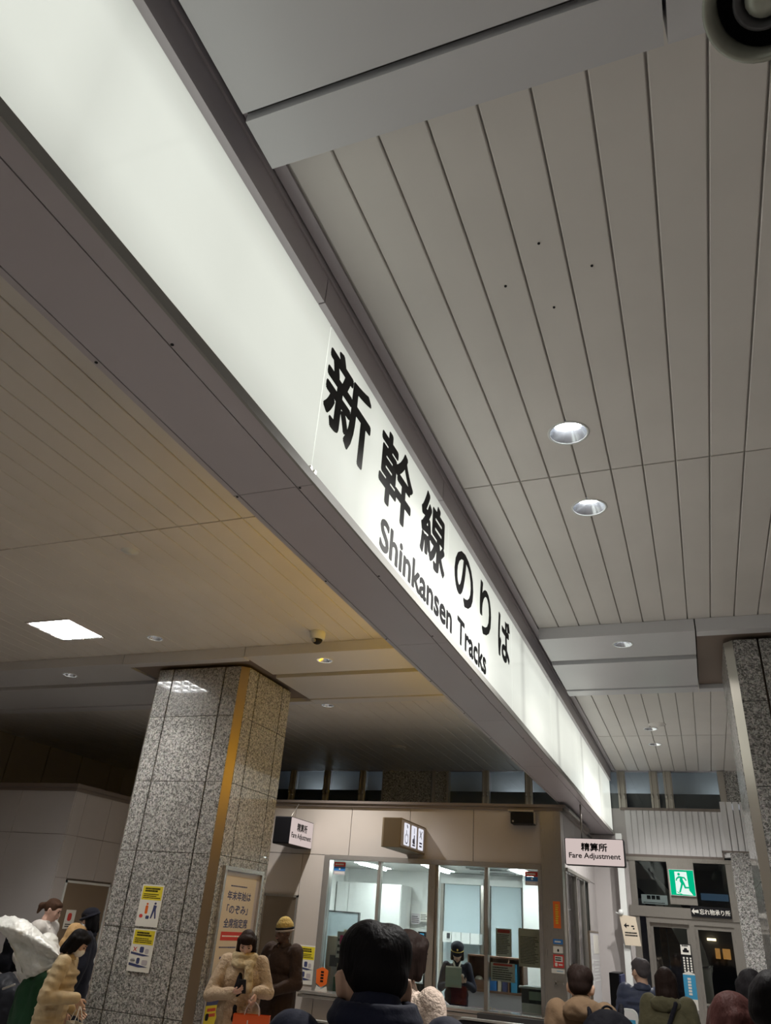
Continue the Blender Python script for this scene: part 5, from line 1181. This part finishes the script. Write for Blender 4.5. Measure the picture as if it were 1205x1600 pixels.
    def tf(q):
        q.capsule(L(-0.135*wide, -0.005, 1.375+shup), L(0.135*wide, -0.005, 1.375+shup), 0.078*f, 0.078*f)
        if T['quilt']:
            z = 1.33
            while z > T['len']: q.ell(L(0, 0, z), (0.194*wide*f, 0.136*f, 0.045)); z -= T['quilt']
        q.ell(L(0, 0, 1.27), (0.185*wide*f, 0.122*f, 0.17)); q.ell(L(0, 0, 1.10), (0.180*wide*f, 0.125*f, 0.17))
        for k in range(4):
            z0 = 1.05 - (1.05-T['len'])*k/4; z1 = 1.05 - (1.05-T['len'])*(k+1)/4; r0 = 0.12*f + T['flare']*k/4; r1 = 0.12*f + T['flare']*(k+1)/4
            for sx in (-0.07, 0, 0.07): q.capsule(L(sx*wide, 0, z0), L(sx*wide*1.05, 0, z1+0.08), r0, r1)
        q.capsule(L(0, -0.015, 1.38+shup), L(0, -0.018, 1.455+cup), 0.10, 0.072)
        for sd in (-1, 1):
            sh, e, w = A[sd]; e2 = e; w2 = w - (w-e).normalized()*0.01
            q.capsule(sh, e2, 0.070*f, 0.058*f); q.capsule(e2, w2, 0.058*f, 0.044*f)
            if T['quilt']:
                for (a, c, ra, rc) in ((sh, e2, 0.077*f, 0.065*f), (e2, w2, 0.065*f, 0.050*f)):
                    n = max(2, int((c-a).length/T['quilt']))
                    for i in range(n):
                        u = (i+0.5)/n; r = ra+(rc-ra)*u; pnt = a.lerp(c, u); q.ell(pnt, (r, r, r*0.9), n=14, m=8)
    part(T.get('name', 'jacket'), tf, T['m'], 0.014 if detail >= 0.012 else 0.010, 2 if T['quilt'] else 4, disp=(0.11, T.get('rough', 0.020)*s) if not T['quilt'] else (0.05, 0.008*s))
    if T['hood']:
        part('hood', lambda q: (q.ell(L(0, -0.095, 1.425+cup), (0.140, 0.075, 0.070), (0.4, 0, 0)), q.ell(L(0, -0.03, 1.425+cup), (0.135, 0.10, 0.055)), [q.capsule(L(sd*0.095, -0.05, 1.455), L(sd*0.065, 0.07, 1.41), 0.032, 0.026) for sd in (-1, 1)]), T.get('hm', T['m']), 0.012, 3, disp=(0.07, 0.03*s))
    elif T['collar']:
        cm = T.get('cm', T['m'])
        def cf(q):
            n = 18
            for i in range(n):
                t0, t1 = PI*0.62+2*PI*0.88*i/n, PI*0.62+2*PI*0.88*(i+1)/n
                P = lambda t, z, r: L(r*math.cos(t), -0.012+r*0.95*math.sin(t), z)
                q.capsule(P(t0, 1.452+cup, 0.078+cup*0.25), P(t1, 1.452+cup, 0.078+cup*0.25), 0.020, 0.020, 8, 2); q.capsule(P(t0, 1.480+cup, 0.071+cup*0.25), P(t1, 1.480+cup, 0.071+cup*0.25), 0.014, 0.014, 8, 2)
        part('collar', cf, cm, 0.010, 2)
    return root, A, s, L, part, HM, S4

def W(root, v):                              # from a person's own axes to the room
    return Matrix.Translation(root.location) @ Matrix.Rotation(root.rotation_euler.z, 4, 'Z') @ Vector(v)

def backpack(root, s, label, m, w=0.30, h=0.42, d=0.16, z=1.17, y=-0.21, logo=None, straps=True, x=0.0):
    t = empty('backpack', W(root, (x, y*s, (z-h/2)*s)), label, 'backpack', None, root.rotation_euler.z)
    def bd(name, fn, mm, **k):
        q = MB(); fn(q); xf(q, 0, Matrix.Diagonal((s, s, s, 1))); return q.build(name, mm, t, local=True, **k)
    bd('bag', lambda q: (q.ell((0, 0, h*0.66), (w*0.52, d*0.60, h*0.36)), q.ell((0, -0.005, h*0.30), (w*0.53, d*0.66, h*0.32)), q.box(-w*0.42, w*0.42, -d*0.42, d*0.45, h*0.06, h*0.84)), m, remesh=0.014, smooth_it=5, disp=(0.08, 0.02))
    bd('pocket', lambda q: (q.ell((0, -d*0.50, h*0.28), (w*0.38, d*0.30, h*0.22)),), m, remesh=0.012, smooth_it=3)
    bd('top_loop', lambda q: [q.capsule((0.035*math.cos(PI*i/8), d*0.15, h*0.98+0.03*math.sin(PI*i/8)), (0.035*math.cos(PI*(i+1)/8), d*0.15, h*0.98+0.03*math.sin(PI*(i+1)/8)), 0.007, 0.007, 8, 2) for i in range(8)], m)
    if logo: bd('logo_patch', lambda q: q.ell((logo[0], -d*0.72, logo[1]), (0.035, 0.012, 0.02)), logo[2])
    if straps:
        for sd in (-1, 1):
            pts = [(sd*0.09, 0.09, h*0.80), (sd*0.105, 0.14, h*0.80+0.085), (sd*0.115, 0.21, h*0.80+0.115), (sd*0.12, 0.30, h*0.80+0.07), (sd*0.125, 0.345, h*0.80-0.06)]
            bd('strap', lambda q: [q.capsule(pts[i], pts[i+1], 0.020, 0.020, 10, 3) for i in range(4)], m, remesh=0.01, smooth_it=2)
    return t

# 1. man in navy jacket from behind, nearest to the camera
navy = cloth('navy_jacket', (0.012, 0.015, 0.034), 0.75, 18, 0.3)
person(602, 1447, 2.1, 'person in a navy jacket with short black hair, back to the camera in front', rz=0.62, hair=('short', 'black'), top=dict(m=navy, puff=1.08, len=0.80, rough=0.012), tilt=(-0.42, 0.06, 0.10), detail=0.008, wide=1.05, hgt=1.80, pos=(-0.795, 2.04, 0), shup=0.05, cup=0.075)
# 2. woman in white knit beyond him
knit = cloth('cream_knit', (0.62, 0.50, 0.42), 0.9, 60, 0.8)
person(638, 1453, 4.4, 'person with dark bobbed hair in a cream knit, mostly hidden behind the man in navy', rz=-0.35, skin='fair', hair=('bob', 'dark'), top=dict(m=knit, puff=1.02, collar=False), tilt=(-0.12, 0, -0.2))
# 3. woman in beige coat with phone and orange bag
beige = cloth('beige_fleece_coat', (0.47, 0.36, 0.255), 0.95, 40, 0.9); wool = cloth('cream_scarf', (0.54, 0.43, 0.27), 0.95, 30, 0.6); blackc = cloth('black_cloth', (0.010, 0.010, 0.016), 0.85)
arms3 = {1: ((0.30, 0.06, 1.13), (0.045, 0.29, 1.17)), -1: ((-0.28, 0.04, 1.18), (-0.18, 0.24, 1.19)), ('hand', 1): dict(d=(-0.6, 0.25, 0.2), n=(0, -0.3, 1), curl=0.55, t=1), ('hand', -1): dict(d=(0.0, 0.25, -0.9), n=(0.8, 0, 0), curl=1.1, t=-1)}
RZ3 = 3.55
r3, A3, s3, L3, part3, HM3, S43 = person(387, 1458, 7.45, 'person in a beige fleece coat and scarf looking at a phone beside the granite column', rz=RZ3, skin='fair', hair=('bobfull', 'dark'),
       top=dict(m=beige, name='coat', len=0.45, puff=1.18, flare=0.02, collar=True), arms=arms3, tilt=(-0.52, 0, 0.05), wide=1.0, hgt=1.66, pos=(at(387,1470,'y',7.55).x, 7.55, 0), detail=0.011)
part3('scarf', lambda q: ([q.capsule((0.098*math.cos(2*PI*i/16), 0.012+0.096*math.sin(2*PI*i/16), 1.475), (0.098*math.cos(2*PI*(i+1)/16), 0.012+0.096*math.sin(2*PI*(i+1)/16), 1.475), 0.040, 0.040, 10, 3) for i in range(16)], [q.capsule((0.105*math.cos(2*PI*i/16), 0.02+0.115*math.sin(2*PI*i/16), 1.425-0.02*math.sin(2*PI*i/16)), (0.105*math.cos(2*PI*(i+1)/16), 0.02+0.115*math.sin(2*PI*(i+1)/16), 1.425-0.02*math.sin(2*PI*(i+1)/16)), 0.036, 0.036, 10, 3) for i in range(16)], q.capsule((-0.08, 0.14, 1.42), (-0.10, 0.17, 1.20), 0.032, 0.034), q.capsule((-0.05, 0.145, 1.42), (-0.065, 0.165, 1.25), 0.028, 0.030)), wool, 0.011, 3, disp=(0.05, 0.02))
part3('inner_top', lambda q: (q.ell((0.01, 0.10, 1.22), (0.055, 0.055, 0.14)), q.ell((0.01, 0.09, 1.0), (0.065, 0.06, 0.16)), q.ell((-0.02, 0.085, 0.74), (0.075, 0.06, 0.20)), q.ell((-0.02, 0.085, 0.56), (0.075, 0.06, 0.14))), blackc, 0.014, 3)
w3 = W(r3, Vector((-0.045, 0.335, 1.235))*s3)
def boxed(name, loc, rot, dims, m, label, cat, bevel=0.004):
    mb = MB(); x, y, z = [q/2 for q in dims]; mb.box(-x, x, -y, y, -z, z); o = mb.build(name, m, None, local=True, bevel=bevel, label=label, cat=cat); o.location = loc; o.rotation_euler = rot; return o
boxed('smartphone', w3, (0.9, 0.0, RZ3), (0.075, 0.15, 0.009), M['black'], 'black smartphone held by the person in the beige fleece coat', 'phone')
def shopping_bag(loc, rz, w, h, d, m, label, logo=None, hm=None, handle=0.16):
    t = empty('shopping_bag', loc, label, 'bag', None, rz)
    q = MB(); q.add([(-w/2,-d/2,0),(w/2,-d/2,0),(w/2,d/2,0),(-w/2,d/2,0),(-w/2,-d/2*0.8,h),(w/2,-d/2*0.8,h),(w/2,d/2*0.8,h),(-w/2,d/2*0.8,h),(-w/2+.004,-d/2*0.8+.004,h),(w/2-.004,-d/2*0.8+.004,h),(w/2-.004,d/2*0.8-.004,h),(-w/2+.004,d/2*0.8-.004,h),(-w/2+.004,-d/2+.004,.004),(w/2-.004,-d/2+.004,.004),(w/2-.004,d/2-.004,.004),(-w/2+.004,d/2-.004,.004)],
        [(0,3,2,1),(0,1,5,4),(1,2,6,5),(2,3,7,6),(3,0,4,7),(4,5,9,8),(5,6,10,9),(6,7,11,10),(7,4,8,11),(8,9,13,12),(9,10,14,13),(10,11,15,14),(11,8,12,15),(12,13,14,15)]); q.build('bag', m, t, local=True)
    for sd in (-1, 1):
        q = MB(); n = 12
        for i in range(n):
            t0, t1 = PI*i/n, PI*(i+1)/n; q.capsule((w*0.2*math.cos(t0), sd*d*0.38*(1-math.sin(t0)*0.9), h+handle*math.sin(t0)), (w*0.2*math.cos(t1), sd*d*0.38*(1-math.sin(t1)*0.9), h+handle*math.sin(t1)), 0.004, 0.004, 6, 2)
        q.build('handle', hm or m, t, local=True)
    if logo: 
        q = MB(); logo(q); q.build('bottle_print', M['paper'], t, local=True)
    return t
M['orangebag'] = mat('glossy_orange_paper', (0.80, 0.13, 0.03), 0.35, bump=(8, 0.3))
wr = W(r3, Vector((-0.175, 0.27, 1.10))*s3); hb = 0.36
def bottle(q):
    f = Frame((0.05, 0.0601, 0.02), (-1, 0, 0), (0, 0, 1)); f.poly(q, [(0,0),(0.04,0),(0.042,0.15),(0.036,0.22),(0.026,0.25),(0.024,0.30),(0.016,0.30),(0.014,0.25),(0.004,0.22),(-0.002,0.15)], 0, 0.0012)
shopping_bag((wr.x, wr.y, wr.z-hb-0.09), RZ3, 0.34, hb, 0.12, M['orangebag'], 'glossy orange shopping bag with a white bottle print hanging from a hand', bottle, M['case'], 0.10)
# 4. man in brown jacket and beanie
brownj = cloth('brown_jacket', (0.040, 0.024, 0.018), 0.8, 18, 0.5)
arms4 = {-1: ((-0.27, 0.05, 1.12), (-0.07, 0.26, 1.04)), 1: ((0.28, 0.05, 1.12), (0.08, 0.27, 1.03)), ('hand', -1): dict(d=(0.7, 0.3, -0.05), n=(0, -0.5, -0.6), curl=0.6, t=-1), ('hand', 1): dict(d=(-0.7, 0.35, 0.05), n=(0, -0.5, -0.6), curl=0.6, t=1)}
person(447, 1439, 8.6, 'person in a brown jacket and striped yellow beanie standing beyond the granite column', rz=3.0, skin='deep', hair=None, hat=('beanie', (cloth('mustard_knit', (0.42, 0.30, 0.10), 0.95, 50, 0.6), M['ink'], cloth('grey_knit', (0.35, 0.30, 0.28), 0.9))), top=dict(m=brownj, puff=1.22, len=0.80), arms=arms4, tilt=(-0.15, 0, -0.35), hgt=1.76, pos=(at(447,1445,'y',8.9).x, 8.9, 0), detail=0.011)
# 5. officer
uni = cloth('navy_uniform', (0.012, 0.013, 0.028), 0.7, 30, 0.15); gold = mat('gold_braid', (0.65, 0.45, 0.10), 0.4, 0.6)
arms5 = {-1: ((-0.25, 0.05, 1.14), (-0.12, 0.25, 1.22)), 1: ((0.24, 0.04, 1.13), (0.12, 0.24, 1.20)), ('hand', -1): dict(d=(0.3, 0.5, 0.3), n=(0, -0.4, 0.7), curl=0.6, t=-1), ('hand', 1): dict(d=(-0.5, 0.4, 0.3), n=(0.2, -0.5, 0.5), curl=0.7, t=1)}
r5, A5, s5, L5, part5, HM5, S45 = person(715, 1472, 12.2, 'person in a navy officer uniform and gold banded cap reading a green file', rz=PI+0.28, skin='light', hair=('bob', 'dark'), hat=('officer', (uni, gold)), top=dict(m=uni, puff=0.98, len=0.72, collar=False), arms=arms5, tilt=(-0.42, 0, 0), detail=0.011, hgt=1.62, wide=0.95)
part5('shirt_collar', lambda q: [q.capsule((sd*0.055, 0.045, 1.47), (sd*0.012, 0.105, 1.36), 0.016, 0.012) for sd in (-1, 1)], M['paper'], 0.008, 1)
part5('necktie', lambda q: (q.capsule((0, 0.10, 1.40), (0, 0.128, 1.26), 0.012, 0.018), q.ell((0, 0.10, 1.405), (0.016, 0.014, 0.016))), M['ink'], 0.008, 1)
q = MB(); q.lathe([(0, 0.006), (0.024, 0.005), (0.026, 0)], (0, 0, 0)); xf(q, 0, Matrix.Translation(Vector((-0.085, 0.130, 1.30))*s5) @ Matrix.Rotation(-PI/2, 4, 'X')); q.build('badge', M['paper'], r5, local=True)
loc = W(r5, Vector((0.05, 0.33, 1.29))*s5)
t = empty('document_file', loc, 'pale green file with white papers held by the officer', 'file', None, PI+0.28)
mb = MB(); mb.box(-0.115, 0.115, -0.005, 0.005, -0.13, 0.11); xf(mb, 0, Matrix.Rotation(0.25, 4, 'X')); mb.build('cover', M['greenink'], t, local=True)
mb = MB(); mb.box(-0.11, 0.11, -0.012, -0.006, -0.10, 0.13); xf(mb, 0, Matrix.Rotation(0.25, 4, 'X')); mb.build('papers', M['paper'], t, local=True)
# 6. woman with ponytail, white coat, at the left
whitec = cloth('white_padded_coat', (0.66, 0.62, 0.58), 0.7, 10, 0.5)
r6, A6, s6, L6, part6, HM6, S46 = person(82, 1407, 8.2, 'person with a brown ponytail in a white padded coat at the far left', rz=-1.25, skin='fair', hair=('pony', 'brown'), top=dict(m=whitec, puff=1.25, len=0.8, hood=True), tilt=(-0.30, 0, 0.1), hgt=1.79,
    arms={-1: ((-0.28, -0.14, 1.15), (-0.32, 0.05, 0.98)), 1: ((0.27, -0.10, 1.13), (0.30, 0.08, 0.95))})
backpack(r6, s6, 'black glossy backpack on the back of the person in the white coat', M['nylon'], w=0.28, h=0.44, d=0.18, z=1.15, y=-0.32)
# 7. the white plastic sheet over a dark green bag, in front of her
M['plastic'] = mat('crumpled_white_plastic', (0.72, 0.72, 0.69), 0.35, bump=(5, 0.9, (1, 1, 2.2)), trans=0.1)
gcl = cloth('dark_green_cloth', (0.018, 0.060, 0.030), 0.85, 8, 0.6)
c = at(55, 1560, 'y', 6.9)
t = empty('covered_carrier', (c.x, 6.9, 0), 'tall dark green bag under a loose white plastic cover at the left edge', 'bag')
zt = at(55, 1487, 'y', 6.9).z
def tri(mb, px, py, y): return at(px, py, 'y', y)
q = MB()
for (px, w_) in ((50, 0.17), (66, 0.18), (80, 0.15), (38, 0.12)):
    a = at(px, 1560, 'y', 6.9); q.capsule((a.x, 6.9, 0.20), (a.x+0.02, 6.9, at(px, 1545, 'y', 6.9).z), w_, w_*0.95)
q.build('green_bag', gcl, t, remesh=0.02, smooth_it=6, disp=(0.15, 0.05))
q = MB(); P_ = lambda px, py, y: at(px, py, 'y', y)
q.capsule(P_(55, 1508, 6.9), P_(75, 1500, 6.9), 0.17, 0.13); q.capsule(P_(45, 1500, 6.9), P_(72, 1478, 6.9), 0.13, 0.12); q.capsule(P_(40, 1478, 6.9), P_(70, 1490, 6.9), 0.08, 0.15)
q.build('plastic_cover', M['plastic'], t, remesh=0.016, smooth_it=4, disp=(0.10, 0.05))
rows = [([(-15,1436),(8,1431),(28,1430),(46,1441),(64,1456),(80,1470),(93,1487)], 6.78), ([(-15,1446),(5,1449),(24,1456),(42,1464),(60,1474),(77,1484),(92,1494)], 6.56),
        ([(10,1462),(16,1466),(28,1474),(44,1484),(60,1492),(76,1498),(92,1500)], 6.80), ([(22,1490),(26,1494),(34,1500),(48,1508),(62,1512),(77,1510),(90,1504)], 6.66), ([(36,1520),(38,1522),(42,1527),(52,1526),(63,1522),(76,1515),(88,1507)], 6.72)]
q = MB(); rg = random.Random(3)
q.add([P_(px, py, yy + rg.uniform(-0.05, 0.05)) for r_, yy in rows for px, py in r_], [(i*7+j, i*7+j+1, (i+1)*7+j+1, (i+1)*7+j) for i in range(4) for j in range(6)], True)
o = q.build('plastic_sheet', M['plastic'], t)
for typ, kw in (('SUBSURF', dict(levels=4, render_levels=4)), ('DISPLACE', dict(strength=0.05, mid_level=0.5)), ('SOLIDIFY', dict(thickness=0.004))):
    md = o.modifiers.new(typ, typ)
    for k_, v_ in kw.items(): setattr(md, k_, v_)
    if typ == 'DISPLACE': tx = bpy.data.textures.new('crumple', 'CLOUDS'); tx.noise_scale = 0.09; tx.noise_depth = 3; md.texture = tx
q = MB(); q.box(c.x-0.22, c.x+0.26, 6.80, 7.0, 0.04, 0.25); q.build('base', M['black'], t, bevel=0.02)
for sx in (-0.18, 0.22):
    q = MB(); q.cyl((c.x+sx, 6.84, 0.035), (c.x+sx, 6.96, 0.035), 0.035); q.build('wheel', M['black'], t)
# black shoulder bag at the left edge
c = at(8, 1570, 'y', 7.6)
t = empty('shoulder_bag', (c.x, 7.6, 0.0), 'bulky black bag standing at the bottom left corner', 'bag')
q = MB(); q.capsule((c.x-0.12, 7.6, 0.25), (c.x-0.08, 7.6, at(14,1548,'y',7.6).z), 0.2, 0.17); q.capsule((c.x+0.05, 7.6, 0.25), (c.x+0.08, 7.6, at(20,1560,'y',7.6).z), 0.16, 0.14); q.box(c.x-0.25, c.x+0.15, 7.5, 7.7, 0, 0.2)
q.build('bag', cloth('black_nylon', (0.014, 0.015, 0.020), 0.5, 6, 0.7), t, remesh=0.02, smooth_it=5, disp=(0.12, 0.05))
q = MB(); a_ = at(5,1545,'y',7.38); q.capsule(a_, a_+Vector((0.14, 0, 0.05)), 0.012, 0.012); q.build('zip', M['steel'], t)
# 8. woman in cream puffer leaning, mask, white bag
cream = cloth('cream_puffer', (0.50, 0.39, 0.24), 0.55, 10, 0.5)
arms8 = {-1: ((-0.26, -0.05, 1.12), (-0.20, 0.20, 1.0)), 1: ((0.30, -0.04, 1.14), (0.20, 0.24, 1.14)), ('hand', 1): dict(d=(0.0, 0.5, -0.7), n=(-0.8, 0, 0), curl=1.0, t=1)}
r8, A8, s8, L8, part8, HM8, S48 = person(112, 1462, 6.3, 'person with black bobbed hair, white mask and cream puffer coat beside the granite column', rz=-1.05, skin='light', hair=('bob', 'black'), mask=True, top=dict(m=cream, name='coat', puff=1.15, len=0.5, quilt=0.075, collar=True), arms=arms8, tilt=(-0.55, 0, 0), lean=(0, 0.05), hgt=1.57, pos=(at(105,1470,'y',6.35).x, 6.35, 0), detail=0.011)
wr = W(r8, Vector((0.20, 0.30, 1.08))*s8)
shopping_bag((wr.x, wr.y, wr.z-0.42), -1.05+0.5, 0.28, 0.30, 0.10, M['paper'], 'white paper shopping bag held by the person in the cream puffer coat', None, M['paper'], 0.12)
# 9. blond person, 10. black hat
person(118, 1442, 7.35, 'person with long blond hair half hidden behind the person with black bobbed hair', rz=-0.6, skin='fair', hair=('long', 'blond'), top=dict(m=cloth('cream_coat', (0.62, 0.46, 0.34)), puff=1.1), tilt=(-0.25, 0, 0))
person(147, 1421, 8.4, 'person in a black brimmed hat and black coat half behind the granite column', rz=2.2, skin='light', hair=('bob', 'black'), hat=('bucket', (blackc,)), mask=True, top=dict(m=blackc, puff=1.2, len=0.5), tilt=(-0.2, 0, 0.1))
# 11. brown hood with backpack
tan = cloth('tan_coat', (0.17, 0.11, 0.065), 0.85, 14, 0.5)
r11, A11, s11, L11, part11, HM11, S411 = person(905, 1509, 5.8, 'person with dark hair, tan hooded coat and backpack, seen from behind', rz=0.25, skin='light', hair=('short', 'dark'), top=dict(m=tan, puff=1.2, len=0.6, hood=True), tilt=(-0.2, 0, -0.3), face=False, wide=0.92, cup=0.05, shup=0.03)
backpack(r11, s11, 'black backpack with a small pink badge worn over the tan hooded coat', M['nylon'], w=0.36, h=0.50, d=0.20, z=1.25, y=-0.29, x=0.13, logo=(-0.10, 0.10, mat('pink_badge', (0.6, 0.2, 0.22), 0.5)))
# 12. navy down jacket, 13. olive coat
dn = cloth('navy_down', (0.045, 0.055, 0.095), 0.45, 12, 0.3)
person(1000, 1498, 9.4, 'person with short grey hair in a quilted navy down jacket before the doors', rz=0.15, skin='light', hair=('short', 'grey'), top=dict(m=dn, puff=1.2, len=0.82, quilt=0.062, collar=True), tilt=(-0.1, 0, 0.6))
olive = cloth('olive_coat', (0.085, 0.078, 0.045), 0.9, 14, 0.6)
r13, A13, s13, L13, part13, HM13, S413 = person(1038, 1511, 8.4, 'person with long brown hair in an olive hooded coat with a dark shoulder strap', rz=-0.15, skin='light', hair=('long', 'dark'), top=dict(m=olive, name='coat', puff=1.25, len=0.5, hood=True, flare=0.03), tilt=(-0.05, 0, 0.15))
part13('shoulder_strap', lambda q: (q.capsule((0.10, -0.13, 1.44), (0.0, -0.175, 1.2), 0.022, 0.022), q.capsule((0.0, -0.175, 1.2), (-0.10, -0.18, 0.95), 0.022, 0.022), q.ell((-0.12, -0.17, 0.86), (0.15, 0.07, 0.14))), blackc, 0.012, 2)
# 14. reddish hair bottom right, 15. man with mask, 16. dark figure behind
person(1133, 1551, 3.9, 'person with glossy reddish brown bobbed hair at the bottom right', rz=-0.9, skin='fair', hair=('bobfull', 'reddish'), top=dict(m=M['paper'], puff=1.05, collar=True), tilt=(-0.35, 0, 0.0), detail=0.010, hgt=1.655)
suit = cloth('navy_suit', (0.018, 0.026, 0.055), 0.75, 40, 0.15)
r15, A15, s15, L15, part15, HM15, S415 = person(1199, 1519, 3.3, 'person in a navy suit with black hair and a white mask at the right edge', rz=-1.35, skin='tan', hair=('short', 'black'), mask=True, top=dict(rough=0.01, m=suit, puff=1.05, cm=M['paper']), tilt=(-0.30, 0, 0.0), detail=0.008, hgt=1.745)
person(1171, 1514, 6.2, 'person in dark clothes with black hair behind the man in the navy suit', rz=-0.3, skin='light', hair=('bob', 'black'), top=dict(m=blackc, puff=1.3, hood=True), tilt=(-0.2, 0, 0.2))
